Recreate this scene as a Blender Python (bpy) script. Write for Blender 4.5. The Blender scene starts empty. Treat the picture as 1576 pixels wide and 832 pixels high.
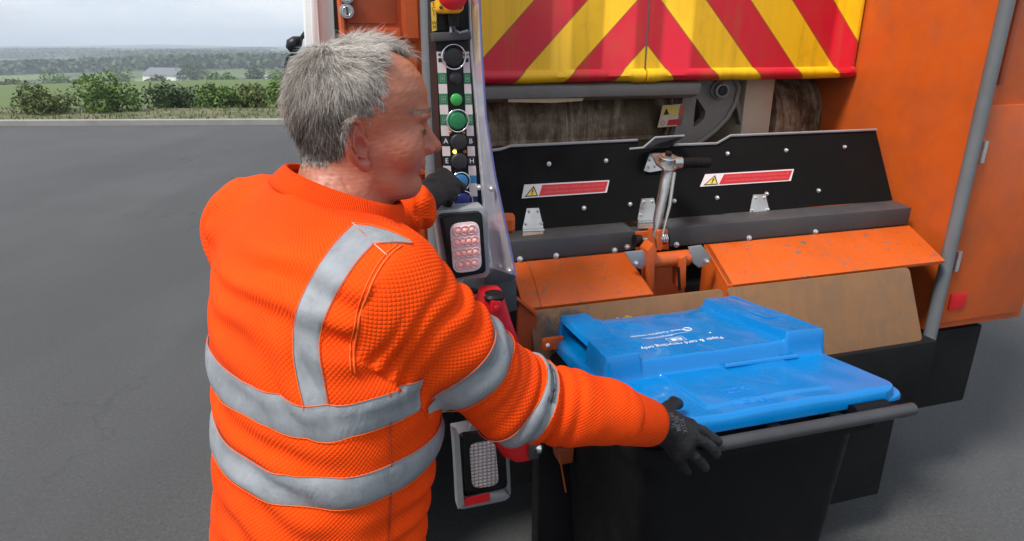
import bpy, bmesh, math, random
import numpy as np
from mathutils import Vector, Matrix
from mathutils.bvhtree import BVHTree

random.seed(4)
rng = np.random.default_rng(7)
scene = bpy.context.scene
COL = scene.collection
R = math.radians

# ------------------------------------------------------------------ camera
F = 1000.0; CU, CV = 788.0, 416.0; CH = 1.68; TH = math.atan(348/1000)
CT, ST = math.cos(TH), math.sin(TH)
cam_d = bpy.data.cameras.new('camera'); cam = bpy.data.objects.new('camera', cam_d); COL.objects.link(cam)
cam.location = (0, 0, CH); cam.rotation_euler = (math.pi/2-TH, 0, 0)
cam_d.sensor_width = 36; cam_d.lens = F/1576*36; cam_d.clip_start = 0.05; cam_d.clip_end = 6000
scene.camera = cam
# ------------------------------------------------------------------ light
SUN_EL, SUN_AZ = 56, -128          # azimuth from +Y, clockwise
world = bpy.data.worlds.new('World'); scene.world = world; world.use_nodes = True
nt = world.node_tree; nt.nodes.clear()
out = nt.nodes.new('ShaderNodeOutputWorld'); bg = nt.nodes.new('ShaderNodeBackground'); bg.inputs['Strength'].default_value = 0.12
sky = nt.nodes.new('ShaderNodeTexSky'); sky.sky_type = 'NISHITA'; sky.sun_disc = False
sky.sun_elevation = R(SUN_EL); sky.sun_rotation = R(SUN_AZ); sky.air_density = 1.2; sky.dust_density = 2.0
tc = nt.nodes.new('ShaderNodeTexCoord'); mp = nt.nodes.new('ShaderNodeMapping'); mp.inputs['Scale'].default_value = (1, 1, 3.5)
nz = nt.nodes.new('ShaderNodeTexNoise'); nz.inputs['Scale'].default_value = 2.6; nz.inputs['Detail'].default_value = 8; nz.inputs['Roughness'].default_value = .55
rp = nt.nodes.new('ShaderNodeValToRGB'); rp.color_ramp.elements[0].position = .34; rp.color_ramp.elements[1].position = .56
n2 = nt.nodes.new('ShaderNodeTexNoise'); n2.inputs['Scale'].default_value = 6; n2.inputs['Detail'].default_value = 6
r2 = nt.nodes.new('ShaderNodeValToRGB'); r2.color_ramp.elements[0].color = (4.3, 4.9, 5.5, 1); r2.color_ramp.elements[1].color = (5.9, 6.1, 6.25, 1)
r2.color_ramp.elements[0].position = .35; r2.color_ramp.elements[1].position = .62
mx = nt.nodes.new('ShaderNodeMixRGB')
L = nt.links.new
L(tc.outputs['Generated'], mp.inputs['Vector']); L(mp.outputs[0], nz.inputs['Vector']); L(mp.outputs[0], n2.inputs['Vector'])
L(nz.outputs['Fac'], rp.inputs[0]); L(n2.outputs['Fac'], r2.inputs[0]); L(rp.outputs[0], mx.inputs[0])
L(sky.outputs[0], mx.inputs[1]); L(r2.outputs[0], mx.inputs[2]); L(mx.outputs[0], bg.inputs['Color']); L(bg.outputs[0], out.inputs['Surface'])
sd = bpy.data.lights.new('sun', 'SUN'); sun = bpy.data.objects.new('sun', sd); COL.objects.link(sun)
sd.energy = 3.0; sd.angle = R(14); sd.color = (1, .96, .9)
az = R(SUN_AZ); el = R(SUN_EL)
sun.rotation_euler = Vector((math.sin(az)*math.cos(el), math.cos(az)*math.cos(el), math.sin(el))).to_track_quat('Z', 'Y').to_euler()
sun.location = (-3, -4, 8)
vs = scene.view_settings; vs.view_transform = 'Standard'; vs.look = 'None'; vs.exposure = 0.62; vs.gamma = 1; vs.use_curve_mapping = False
scene.cycles.max_bounces = 8; scene.cycles.transparent_max_bounces = 12
scene.cycles.volume_bounces = 0

# ------------------------------------------------------------------ helpers
def ray(u, v):
    a = (u-CU)/F; b = (CV-v)/F
    return Vector((a, CT+b*ST, b*CT-ST))
def PX(u, v, d): return Vector((0, 0, CH)) + ray(u, v)*d
def depth(p): return p[1]*CT-(p[2]-CH)*ST
TY = R(16.5); CY, SY = math.cos(TY), math.sin(TY)
def to_l(p): return Vector((p[0]*CY+p[1]*SY, -p[0]*SY+p[1]*CY, p[2]))
def to_w(p): return Vector((p[0]*CY-p[1]*SY, p[0]*SY+p[1]*CY, p[2]))
def TL(u, v, Y):
    r = to_l(ray(u, v)); k = Y/r.y
    return Vector((r.x*k, Y, CH+r.z*k))

def tag(o, label=None, cat=None, group=None, kind=None):
    if label: o['label'] = label
    if cat: o['category'] = cat
    if group: o['group'] = group
    if kind: o['kind'] = kind
    return o
def empty(name, loc=(0, 0, 0), rz=0, parent=None):
    o = bpy.data.objects.new(name, None); COL.objects.link(o); o.location = loc; o.rotation_euler = (0, 0, rz)
    o.empty_display_size = .1
    if parent: o.parent = parent
    return o
def mesh_obj(name, me, m, parent=None, smooth=False):
    o = bpy.data.objects.new(name, me); COL.objects.link(o)
    if m: me.materials.append(m)
    if parent: o.parent = parent
    if smooth: me.shade_smooth()
    return o
def bm_obj(name, bm, m, parent=None, smooth=False, angle=None):
    bmesh.ops.recalc_face_normals(bm, faces=bm.faces)
    me = bpy.data.meshes.new(name); bm.to_mesh(me); bm.free()
    o = mesh_obj(name, me, m, parent, smooth or angle is not None)
    if angle is not None: me.set_sharp_from_angle(angle=R(angle))
    return o

# ---- materials
def newmat(name, col=(.5, .5, .5), rough=.5, metal=0., **kw):
    m = bpy.data.materials.new(name); m.use_nodes = True
    b = m.node_tree.nodes['Principled BSDF']
    b.inputs['Base Color'].default_value = (*col, 1); b.inputs['Roughness'].default_value = rough; b.inputs['Metallic'].default_value = metal
    for k, v in kw.items(): b.inputs[k.replace('_', ' ')].default_value = v
    return m
class NB:
    def __init__(s, m): s.m = m; s.t = m.node_tree; s.b = s.t.nodes['Principled BSDF']
    def n(s, ty, **kw):
        x = s.t.nodes.new('ShaderNode'+ty)
        for k, v in kw.items(): setattr(x, k, v)
        return x
    def l(s, a, b): s.t.links.new(a, b)
    def val(s, x, i):
        if isinstance(x, (int, float)): i.default_value = x
        else: s.l(x, i)
    def math(s, op, a, b=None, c=None):
        x = s.n('Math', operation=op); s.val(a, x.inputs[0])
        if b is not None: s.val(b, x.inputs[1])
        if c is not None: s.val(c, x.inputs[2])
        return x.outputs[0]
    def noise(s, scale, detail=5, vec=None, rough=.55, dist=0, out='Fac'):
        x = s.n('TexNoise'); x.inputs['Scale'].default_value = scale; x.inputs['Detail'].default_value = detail
        x.inputs['Roughness'].default_value = rough; x.inputs['Distortion'].default_value = dist
        s.l(vec if vec is not None else s.obj(), x.inputs['Vector']); return x.outputs[out]
    def obj(s):
        if not hasattr(s, '_o'): s._o = s.n('TexCoord')
        return s._o.outputs['Object']
    def map(s, vec=None, scale=(1, 1, 1), rot=(0, 0, 0), loc=(0, 0, 0)):
        x = s.n('Mapping'); x.inputs['Scale'].default_value = scale; x.inputs['Rotation'].default_value = rot; x.inputs['Location'].default_value = loc
        s.l(vec if vec is not None else s.obj(), x.inputs['Vector']); return x.outputs[0]
    def ramp(s, fac, stops, mode='LINEAR'):
        x = s.n('ValToRGB'); cr = x.color_ramp; cr.interpolation = mode
        while len(cr.elements) < len(stops): cr.elements.new(.5)
        for e, (p, c) in zip(cr.elements, stops):
            e.position = p; e.color = (*c, 1) if not isinstance(c, (int, float)) else (c, c, c, 1)
        s.l(fac, x.inputs[0]); return x.outputs[0]
    def mix(s, f, a, b, mode='MIX'):
        x = s.n('MixRGB', blend_type=mode); s.val(f, x.inputs[0])
        for q, i in ((a, 1), (b, 2)):
            if isinstance(q, tuple): x.inputs[i].default_value = (*q, 1)
            else: s.l(q, x.inputs[i])
        return x.outputs[0]
    def col(s, c): s.l(c, s.b.inputs['Base Color'])
    def rough(s, c): s.l(c, s.b.inputs['Roughness'])
    def bump(s, h, strength=.3, dist=.002):
        x = s.n('Bump'); x.inputs['Strength'].default_value = strength; x.inputs['Distance'].default_value = dist
        s.l(h, x.inputs['Height'])
        if s.b.inputs['Normal'].is_linked: s.l(s.b.inputs['Normal'].links[0].from_socket, x.inputs['Normal'])
        s.l(x.outputs[0], s.b.inputs['Normal'])
def painted(name, col, rough=.4, dirt=.25, dcol=(.06, .045, .035), scale=6, bump=.05, metal=0, wear=0, wcol=(.12, .11, .1)):
    m = newmat(name, col, rough, metal); b = NB(m)
    f = b.ramp(b.noise(scale, 8, rough=.65), [(.42, 0.), (.75, 1.)])
    c = b.mix(b.math('MULTIPLY', f, dirt), col, dcol)
    c = b.mix(b.math('MULTIPLY', b.ramp(b.noise(scale*.35, 3), [(.3, 0.), (.7, 1.)]), .18), c, tuple(min(1, x*1.25) for x in col))
    if wear:
        w = b.ramp(b.noise(scale*7, 9, b.map(scale=(1, 1, .35)), rough=.75, dist=.6), [(.63-.06*wear, 0.), (.66-.06*wear, 1.)])
        c = b.mix(w, c, wcol)
    b.col(c); b.rough(b.ramp(b.noise(scale*2.3, 6), [(.3, max(.05, rough-.1)), (.75, min(1, rough+.2))]))
    b.bump(b.noise(scale*12, 4), bump, .002)
    return m
M = {}
M['orange'] = painted('orange_paint', (.52, .085, .008), .38, .35, scale=7)
M['orange_worn'] = painted('orange_paint_worn', (.54, .088, .008), .36, .35, (.22, .06, .02), scale=6, wear=.8)
M['dorange'] = painted('orange_paint_dull', (.42, .075, .02), .45, .4)
M['white'] = painted('white_paint', (.72, .73, .72), .35, .12, (.3, .3, .28))
M['cream'] = painted('cream_paint', (.58, .5, .38), .5, .4, (.2, .15, .1), scale=4)
M['grey'] = painted('grey_paint', (.13, .14, .15), .4, .3)
M['dgrey'] = painted('dark_grey_paint', (.045, .048, .052), .5, .35, (.09, .08, .07), scale=9)
M['lgrey'] = painted('light_grey_metal', (.33, .34, .35), .38, .3, metal=.35)
M['mgrey'] = painted('arm_grey_paint', (.20, .19, .175), .5, .4, (.1, .07, .05), scale=8)
M['black'] = painted('black_rubber', (.008, .008, .009), .6, .25, (.02, .018, .016), scale=5)
M['blackpl'] = newmat('black_plastic', (.006, .006, .007), .4, Specular_IOR_Level=.3)
M['bflap'] = painted('black_flap_paint', (.004, .0035, .0035), .7, .3, (.010, .009, .008), scale=5)
for k_ in ('black', 'bflap'): M[k_].node_tree.nodes['Principled BSDF'].inputs['Specular IOR Level'].default_value = .12
M['steel'] = painted('bare_steel', (.52, .5, .47), .3, .3, metal=.95, scale=14)
M['zinc'] = painted('zinc_bolt', (.6, .6, .6), .35, .1, metal=.8, scale=40)
M['chrome'] = newmat('chrome', (.75, .75, .77), .15, 1.)
M['yellow'] = newmat('yellow_plastic', (.8, .42, .01), .4)
M['red'] = newmat('red_plastic', (.62, .005, .012), .35)
M['redbutton'] = newmat('red_button', (.6, .01, .02), .45)
M['white_st'] = newmat('white_vinyl', (.66, .58, .58), .45)
M['red_st'] = newmat('red_vinyl', (.50, .012, .018), .45)
M['yel_st'] = newmat('yellow_vinyl', (.72, .5, .06), .45)
M['blk_st'] = newmat('black_print', (.01, .01, .01), .5)
M['pink_st'] = newmat('pale_print', (.62, .12, .12), .5)
M['green_st'] = newmat('green_vinyl', (.02, .2, .075), .45)
M['blue_st'] = newmat('blue_vinyl', (.03, .2, .42), .45)
M['navy_st'] = newmat('navy_vinyl', (.008, .012, .12), .45)
M['wht_print'] = newmat('white_print', (.8, .82, .85), .5)

# ---- mesh builders
def add_slab(bm, pts, vec):
    vec = Vector(vec); a = [bm.verts.new(p) for p in pts]; b = [bm.verts.new(Vector(p)+vec) for p in pts]
    n = len(pts); bm.faces.new(a); bm.faces.new(b[::-1])
    for i in range(n): bm.faces.new((a[i], b[i], b[(i+1) % n], a[(i+1) % n]))
def slab(name, pts, vec, m, parent=None, bevel=0, seg=2):
    bm = bmesh.new(); add_slab(bm, pts, vec)
    if bevel: bmesh.ops.bevel(bm, geom=bm.edges[:], offset=bevel, segments=seg, profile=.6, affect='EDGES', clamp_overlap=True)
    return bm_obj(name, bm, m, parent, angle=35 if bevel else None)
def boxpts(x0, x1, z0, z1, y): return [(x0, y, z0), (x1, y, z0), (x1, y, z1), (x0, y, z1)]
def box(name, x0, x1, y0, y1, z0, z1, m, parent=None, bevel=0, seg=2):
    return slab(name, boxpts(x0, x1, z0, z1, y0), (0, y1-y0, 0), m, parent, bevel, seg)
def xrun(name, prof, x0, x1, m, parent=None, bevel=0):
    "profile of (y,z) extruded along x"
    return slab(name, [(x0, y, z) for y, z in prof], (x1-x0, 0, 0), m, parent, bevel)
def add_ring(bm, c, ax, up, r, n, r2=None):
    ax = Vector(ax).normalized(); up = Vector(up); up = (up-ax*up.dot(ax)).normalized(); s = ax.cross(up); r2 = r2 or r
    return [bm.verts.new(Vector(c)+up*math.cos(2*math.pi*i/n)*r+s*math.sin(2*math.pi*i/n)*r2) for i in range(n)]
def bridge(bm, a, b):
    n = len(a)
    for i in range(n): bm.faces.new((a[i], a[(i+1) % n], b[(i+1) % n], b[i]))
def add_tube(bm, pts, rad, n=12, cap=True):
    pts = [Vector(p) for p in pts]; rings = []
    up = Vector((0, 0, 1)) if abs((pts[1]-pts[0]).normalized().z) < .9 else Vector((1, 0, 0))
    for i, p in enumerate(pts):
        t = (pts[min(i+1, len(pts)-1)]-pts[max(i-1, 0)]).normalized()
        up = (up-t*up.dot(t)).normalized()
        r = rad[i] if hasattr(rad, '__len__') else rad
        rings.append(add_ring(bm, p, t, up, r, n))
    for a, b in zip(rings, rings[1:]): bridge(bm, a, b)
    if cap: bm.faces.new(rings[0][::-1]); bm.faces.new(rings[-1])
def tube(name, pts, rad, m, parent=None, n=12):
    bm = bmesh.new(); add_tube(bm, pts, rad, n); return bm_obj(name, bm, m, parent, angle=40)
def add_lathe(bm, c, ax, prof, n=24, up=(0, 0, 1)):
    "prof: list of (offset along axis, radius)"
    c = Vector(c); ax = Vector(ax).normalized()
    if abs(ax.dot(Vector(up))) > .95: up = (1, 0, 0)
    rings = [add_ring(bm, c+ax*o, ax, up, max(r, 1e-5), n) for o, r in prof]
    for a, b in zip(rings, rings[1:]): bridge(bm, a, b)
    bm.faces.new(rings[0][::-1]); bm.faces.new(rings[-1])
def lathe(name, c, ax, prof, m, parent=None, n=24):
    bm = bmesh.new(); add_lathe(bm, c, ax, prof, n); return bm_obj(name, bm, m, parent, angle=40)
def torus(name, c, ax, r, rr, m, parent=None, n=32, k=8):
    bm = bmesh.new(); c = Vector(c); ax = Vector(ax).normalized(); u = ax.orthogonal().normalized(); w = ax.cross(u); rings = []
    for i in range(n):
        a = 2*math.pi*i/n; d = u*math.cos(a)+w*math.sin(a)
        rings.append([bm.verts.new(c+d*(r+rr*math.cos(2*math.pi*j/k))+ax*rr*math.sin(2*math.pi*j/k)) for j in range(k)])
    for i in range(n): bridge(bm, rings[i], rings[(i+1) % n])
    return bm_obj(name, bm, m, parent, True)
def text_mesh(body, size, extrude=0.0, align='CENTER'):
    cu = bpy.data.curves.new('t', 'FONT'); cu.body = body; cu.size = size; cu.extrude = extrude; cu.align_x = align; cu.align_y = 'CENTER'; cu.resolution_u = 3
    o = bpy.data.objects.new('t', cu); COL.objects.link(o); bpy.context.view_layer.update()
    me = bpy.data.meshes.new_from_object(o.evaluated_get(bpy.context.evaluated_depsgraph_get()))
    bpy.data.objects.remove(o); bpy.data.curves.remove(cu)
    return me
def text_on(name, body, size, org, xd, yd, m, parent, width=None, off=.0006):
    "lettering standing on a surface: org centre, xd reading direction, yd letter-up"
    me = text_mesh(body, size); xd = Vector(xd).normalized(); yd = Vector(yd); nn = xd.cross(yd).normalized()
    yl = yd.normalized()
    if width:
        w = max(v.co.x for v in me.vertices)-min(v.co.x for v in me.vertices); sx = width/w
    else: sx = 1
    org = Vector(org)
    for v in me.vertices: v.co = org+xd*(v.co.x*sx)+yl*v.co.y+nn*off
    return mesh_obj(name, me, m, parent)

# ---- implicit surfaces
def V(*a): return np.array(a, dtype=np.float32)
def smin(a, b, k):
    h = np.clip(.5+.5*(b-a)/k, 0, 1); return b*(1-h)+a*h-k*h*(1-h)
def smax(a, b, k): return -smin(-a, -b, k)
def ell(P, c, r, A=None):
    q = P-np.asarray(c, np.float32)
    if A is not None: q = q@np.asarray(A, np.float32)
    r = np.asarray(r, np.float32); k0 = np.linalg.norm(q/r, axis=1); k1 = np.linalg.norm(q/(r*r), axis=1)
    return k0*(k0-1)/np.maximum(k1, 1e-9)
def rcone(P, a, b, ra, rb):
    a = np.asarray(a, np.float32); b = np.asarray(b, np.float32); ab = b-a
    t = np.clip(((P-a)@ab)/max(float(ab@ab), 1e-12), 0, 1)
    return np.linalg.norm(P-a-t[:, None]*ab, axis=1)-(ra+(rb-ra)*t)
def chain(P, pts, rads, k=0.0):
    f = None
    for i in range(len(pts)-1):
        g = rcone(P, pts[i], pts[i+1], rads[i], rads[i+1]); f = g if f is None else (np.minimum(f, g) if k == 0 else smin(f, g, k))
    return f
def surface(fn, lo, hi, h, block=6):
    lo = np.array(lo, float); hi = np.array(hi, float); nb = np.ceil((hi-lo)/(h*block)).astype(int); n = nb*block+1
    ax = [lo[i]+np.arange(n[i])*h for i in range(3)]
    cb = [lo[i]+(np.arange(nb[i])+.5)*h*block for i in range(3)]
    G = np.stack(np.meshgrid(*cb, indexing='ij'), -1).reshape(-1, 3).astype(np.float32)
    c = fn(G).reshape(nb); rad = h*block*.87*1.6+.004
    Fv = np.repeat(np.repeat(np.repeat(c, block, 0), block, 1), block, 2)
    Fv = np.pad(Fv, ((0, 1),)*3, mode='edge').astype(np.float32)
    need = np.zeros(n, bool)
    for b in np.argwhere(np.abs(c) < rad):
        s = b*block; need[s[0]:s[0]+block+1, s[1]:s[1]+block+1, s[2]:s[2]+block+1] = True
    idx = np.argwhere(need); P = np.stack([ax[i][idx[:, i]] for i in range(3)], -1).astype(np.float32)
    vals = np.concatenate([fn(P[i:i+400000]) for i in range(0, len(P), 400000)])
    Fv[need] = vals
    ins = Fv < 0
    def cr(s):
        e = [slice(0, -1)]*3; return e
    m = np.zeros(tuple(n-1), np.int8)
    for dx in (0, 1):
        for dy in (0, 1):
            for dz in (0, 1): m += ins[dx:n[0]-1+dx, dy:n[1]-1+dy, dz:n[2]-1+dz]
    act = (m > 0) & (m < 8); cells = np.argwhere(act); vid = -np.ones(tuple(n-1), np.int64); vid[act] = np.arange(len(cells))
    acc = np.zeros((len(cells), 3)); cnt = np.zeros(len(cells))
    cor = [(a, b, c_) for a in (0, 1) for b in (0, 1) for c_ in (0, 1)]
    for i in range(8):
        for j in range(i+1, 8):
            d = np.abs(np.subtract(cor[i], cor[j]))
            if d.sum() != 1: continue
            fa = Fv[cells[:, 0]+cor[i][0], cells[:, 1]+cor[i][1], cells[:, 2]+cor[i][2]]
            fb = Fv[cells[:, 0]+cor[j][0], cells[:, 1]+cor[j][1], cells[:, 2]+cor[j][2]]
            k = (fa < 0) != (fb < 0); t = np.where(k, fa/np.where(k, fa-fb, 1), 0)
            p = np.array(cor[i])+t[:, None]*(np.array(cor[j])-np.array(cor[i])); acc[k] += p[k]; cnt[k] += 1
    verts = lo+(cells+acc/cnt[:, None])*h
    faces = []
    for a in range(3):
        b, c_ = (a+1) % 3, (a+2) % 3
        s0 = [slice(None)]*3; s1 = [slice(None)]*3; s0[a] = slice(0, -1); s1[a] = slice(1, None)
        e = np.argwhere(ins[tuple(s0)] != ins[tuple(s1)])
        e = e[(e[:, b] > 0) & (e[:, c_] > 0) & (e[:, b] < n[b]-1) & (e[:, c_] < n[c_]-1)]
        fl = ins[e[:, 0], e[:, 1], e[:, 2]]
        def g(db, dc):
            q = e.copy(); q[:, b] -= db; q[:, c_] -= dc; return vid[q[:, 0], q[:, 1], q[:, 2]]
        q = np.stack([g(1, 1), g(0, 1), g(0, 0), g(1, 0)], 1); q[~fl] = q[~fl][:, ::-1]; faces.append(q)
    faces = np.concatenate(faces); faces = faces[(faces >= 0).all(1)]
    return verts, faces
def np_mesh(name, v, f, smooth=True):
    me = bpy.data.meshes.new(name); me.vertices.add(len(v)); me.vertices.foreach_set('co', np.asarray(v, np.float32).ravel())
    k = f.shape[1]; me.loops.add(len(f)*k); me.loops.foreach_set('vertex_index', f.ravel().astype(np.int32))
    me.polygons.add(len(f)); me.polygons.foreach_set('loop_start', (np.arange(len(f))*k).astype(np.int32))
    me.update(calc_edges=True); me.validate()
    if smooth: me.shade_smooth()
    return me
def vnormals(v, f):
    n = np.zeros_like(v); a = v[f[:, 0]]; b = v[f[:, 1]]; c = v[f[:, 2]]; d = v[f[:, 3]]
    fn = np.cross(c-a, d-b)
    for i in range(4): np.add.at(n, f[:, i], fn)
    return n/np.maximum(np.linalg.norm(n, axis=1), 1e-12)[:, None]
def laplace(v, f, it=1, w=.5):
    for _ in range(it):
        s = np.zeros_like(v); c = np.zeros(len(v))
        for i in range(4):
            j = (i+1) % 4; np.add.at(s, f[:, i], v[f[:, j]]); np.add.at(c, f[:, i], 1); np.add.at(s, f[:, j], v[f[:, i]]); np.add.at(c, f[:, j], 1)
        v = v*(1-w)+w*s/np.maximum(c, 1)[:, None]
    return v
def snoise(P, sc, seed=0):
    r = np.random.default_rng(seed); o = np.zeros(len(P))
    for i in range(5):
        d = r.normal(size=3); d /= np.linalg.norm(d); o += np.sin(P@d*sc*r.uniform(.6, 1.6)*6.28+r.uniform(0, 6.28))
    return o/2.2
def fattr(me, name, arr):
    a = me.attributes.new(name, 'FLOAT', 'POINT'); a.data.foreach_set('value', np.asarray(arr, np.float32))
def vattr(me, name, arr):
    a = me.attributes.new(name, 'FLOAT_VECTOR', 'POINT'); a.data.foreach_set('vector', np.asarray(arr, np.float32).ravel())
# ================================================================== SETTING
def terr(x, y):
    r = math.hypot(x, y)
    t = min(1, max(0, (r-17)/260)); z = -13*(t*t*(3-2*t))
    t2 = min(1, max(0, (r-900)/1500)); z += (17+9*math.sin(x*.0021+1)+5*math.sin(x*.0057+2.2))*t2*t2*(3-2*t2)
    z += .5*math.sin(x*.013)*math.sin(y*.011)*min(1, max(0, (r-60)/200))*6
    return z-.06
bm = bmesh.new(); rs = [0, 6, 12, 17, 22, 30, 40, 55, 75, 100, 140, 190, 250, 320, 400, 520, 650, 800, 950, 1150, 1400, 1700, 2050, 2450]
NA = 120; prev = None
for r in rs[1:]:
    ring = [bm.verts.new((r*math.sin(2*math.pi*i/NA), r*math.cos(2*math.pi*i/NA), terr(r*math.sin(2*math.pi*i/NA), r*math.cos(2*math.pi*i/NA)))) for i in range(NA)]
    if prev is None:
        c = bm.verts.new((0, 0, -.06))
        for i in range(NA): bm.faces.new((c, ring[i], ring[(i+1) % NA]))
    else: bridge(bm, prev, ring)
    prev = ring
m = newmat('fields', rough=.9); b = NB(m)
vo = b.n('TexVoronoi'); vo.inputs['Scale'].default_value = .010; b.l(b.map(scale=(1, .55, 1)), vo.inputs['Vector'])
fc = b.ramp(b.n('SeparateColor').outputs[0], [(0, 0.), (1, 1.)]) if False else None
sc_ = b.n('SeparateColor'); b.l(vo.outputs['Color'], sc_.inputs[0])
fld = b.ramp(sc_.outputs[0], [(0, (.07, .11, .025)), (.3, (.12, .17, .04)), (.5, (.19, .2, .07)), (.7, (.09, .13, .03)), (1, (.15, .13, .07))], 'CONSTANT')
vd = b.n('TexVoronoi', feature='DISTANCE_TO_EDGE'); vd.inputs['Scale'].default_value = .010; b.l(b.map(scale=(1, .55, 1)), vd.inputs['Vector'])
hed = b.ramp(vd.outputs['Distance'], [(.02, 1.), (.035, 0.)])
c = b.mix(hed, fld, (.025, .04, .015)); c = b.mix(b.math('MULTIPLY', b.noise(.35, 8), .5), c, (.05, .075, .02))
b.col(c)
tag(bm_obj('ground', bm, m, smooth=True), kind='structure')

m = newmat('asphalt', rough=.85); b = NB(m)
sp = b.ramp(b.mix(.5, b.noise(160, 3, rough=.8), b.noise(55, 4, rough=.85)), [(.35, (.028, .028, .029)), (.55, (.062, .062, .063)), (.72, (.15, .147, .14))])
c = b.mix(b.ramp(b.noise(.8, 6), [(.35, 0.), (.7, .5)]), sp, (.075, .076, .078))
vc = b.n('TexVoronoi', feature='DISTANCE_TO_EDGE'); vc.inputs['Scale'].default_value = .55
wv = b.n('VectorMath', operation='ADD'); b.l(b.obj(), wv.inputs[0]); b.l(b.noise(2.5, 6, out='Color'), wv.inputs[1]); b.l(wv.outputs[0], vc.inputs['Vector'])
crk = b.math('MULTIPLY', b.ramp(vc.outputs['Distance'], [(.002, 1.), (.010, 0.)]), b.ramp(b.noise(.35, 3), [(.50, 0.), (.62, .8)])); c = b.mix(crk, c, (.012, .012, .012))
c = b.mix(b.ramp(b.noise(.28, 5, b.map(scale=(1, .25, 1)), rough=.6), [(.50, 0.), (.60, .45)]), c, (.035, .035, .036)); b.col(c)
b.bump(b.noise(170, 3, rough=.8), .5, .004)
M['asphalt'] = m
def kerb_y(x): return 14.6+.045*(x+6)+.0012*(x+6)**2
bm = bmesh.new(); xs = np.linspace(-40, 22, 40); A = [bm.verts.new((x, -14, -.0)) for x in xs]; B = [bm.verts.new((x, kerb_y(x), -.0)) for x in xs]
for i in range(39): bm.faces.new((A[i], A[i+1], B[i+1], B[i]))
tag(bm_obj('road', bm, m), kind='structure')
bm = bmesh.new()
prof = [(0, -.02), (0, .11), (.02, .125), (.14, .125), (.14, -.02)]
rings = [[bm.verts.new((x, kerb_y(x)+a, z)) for a, z in prof] for x in xs]
for a, b_ in zip(rings, rings[1:]): bridge(bm, a, b_)
m = painted('kerb_stone', (.27, .26, .24), .8, .4, (.1, .09, .08), scale=3)
tag(bm_obj('kerb', bm, m), kind='structure')
bm = bmesh.new()
prof = [(.142, .11), (1.5, .13), (3.0, .10), (3.4, -.3)]
rings = [[bm.verts.new((x, kerb_y(x)+a, z)) for a, z in prof] for x in xs]
for a, b_ in zip(rings, rings[1:]):
    for i in range(3): bm.faces.new((a[i], b_[i], b_[i+1], a[i+1]))
m = newmat('verge_soil', rough=.95); b = NB(m)
b.col(b.ramp(b.noise(1.7, 8, rough=.7), [(.35, (.045, .06, .02)), (.5, (.10, .10, .045)), (.68, (.19, .155, .10))]))
tag(bm_obj('verge', bm, m), kind='structure')
def grass_mat(name, c1, c2, c3, sc=9):
    m = newmat(name, rough=.75); b = NB(m); g = b.n('ObjectInfo')
    b.col(b.ramp(b.noise(sc, 4, rough=.8), [(.3, c1), (.5, c2), (.72, c3)])); return m
n = 5000; P = []; Fc = []
for i in range(n):
    x = rng.uniform(-26, 3); y = kerb_y(x)+.15+3.0*rng.random()**1.3; h = rng.uniform(.03, .14); a = rng.uniform(0, 3.14); w = .02
    dx, dy = math.cos(a)*w, math.sin(a)*w; tx, ty = rng.normal(0, .04, 2); z = .10
    k = len(P); P += [(x-dx, y-dy, z), (x+dx, y+dy, z), (x+tx, y+ty, z+h)]; Fc.append((k, k+1, k+2))
me = bpy.data.meshes.new('grass'); me.from_pydata(P, [], Fc)
tag(mesh_obj('grass', me, grass_mat('grass', (.05, .08, .02), (.11, .15, .04), (.2, .19, .09))), 'rough short green grass on the verge beyond the road kerb', 'grass', kind='stuff')

LEAF = [grass_mat('leaf_%d' % i, *c, sc=s) for i, (c, s) in enumerate([
    (((.025, .055, .01), (.08, .15, .02), (.18, .27, .045)), 4), (((.015, .035, .012), (.04, .075, .02), (.09, .13, .04)), 2.5), (((.03, .05, .012), (.09, .12, .025), (.2, .22, .06)), 4)])]
BARK = painted('bark', (.10, .075, .05), .9, .5)
def crown(rad, hz, n, size, seed, z0=.0, lobes=7):
    r = np.random.default_rng(seed); cs = []
    for i in range(lobes):
        a = r.uniform(0, 6.28); q = r.uniform(.0, .6); cs.append((math.cos(a)*rad*q, math.sin(a)*rad*q, z0+hz*r.uniform(.3, .75), rad*r.uniform(.35, .6), hz*r.uniform(.25, .42)))
    P = np.zeros((n*4, 3)); Fc = np.arange(n*4).reshape(n, 4)
    L_ = r.integers(0, lobes, n); d = r.normal(size=(n, 3)); d /= np.linalg.norm(d, axis=1)[:, None]
    C_ = np.array(cs)[L_]; rr = r.uniform(.55, 1.08, n)**.6
    cen = C_[:, :3]+d*rr[:, None]*C_[:, 3:4]*np.array([1, 1, 0])+d*rr[:, None]*C_[:, 4:5]*np.array([0, 0, 1])
    cen += r.normal(0, size*.6, (n, 3)); cen[:, 2] = np.maximum(cen[:, 2], .02)
    u = r.normal(size=(n, 3)); u /= np.linalg.norm(u, axis=1)[:, None]; w = np.cross(u, r.normal(size=(n, 3))); w /= np.linalg.norm(w, axis=1)[:, None]
    s = size*r.uniform(.5, 1.3, n)[:, None]
    for j, (a, b_) in enumerate([(-1, 0), (0, -.45), (1, 0), (0, .45)]): P[j::4] = cen+u*s*a+w*s*b_
    return np_mesh('crown', P, Fc, False)
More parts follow.
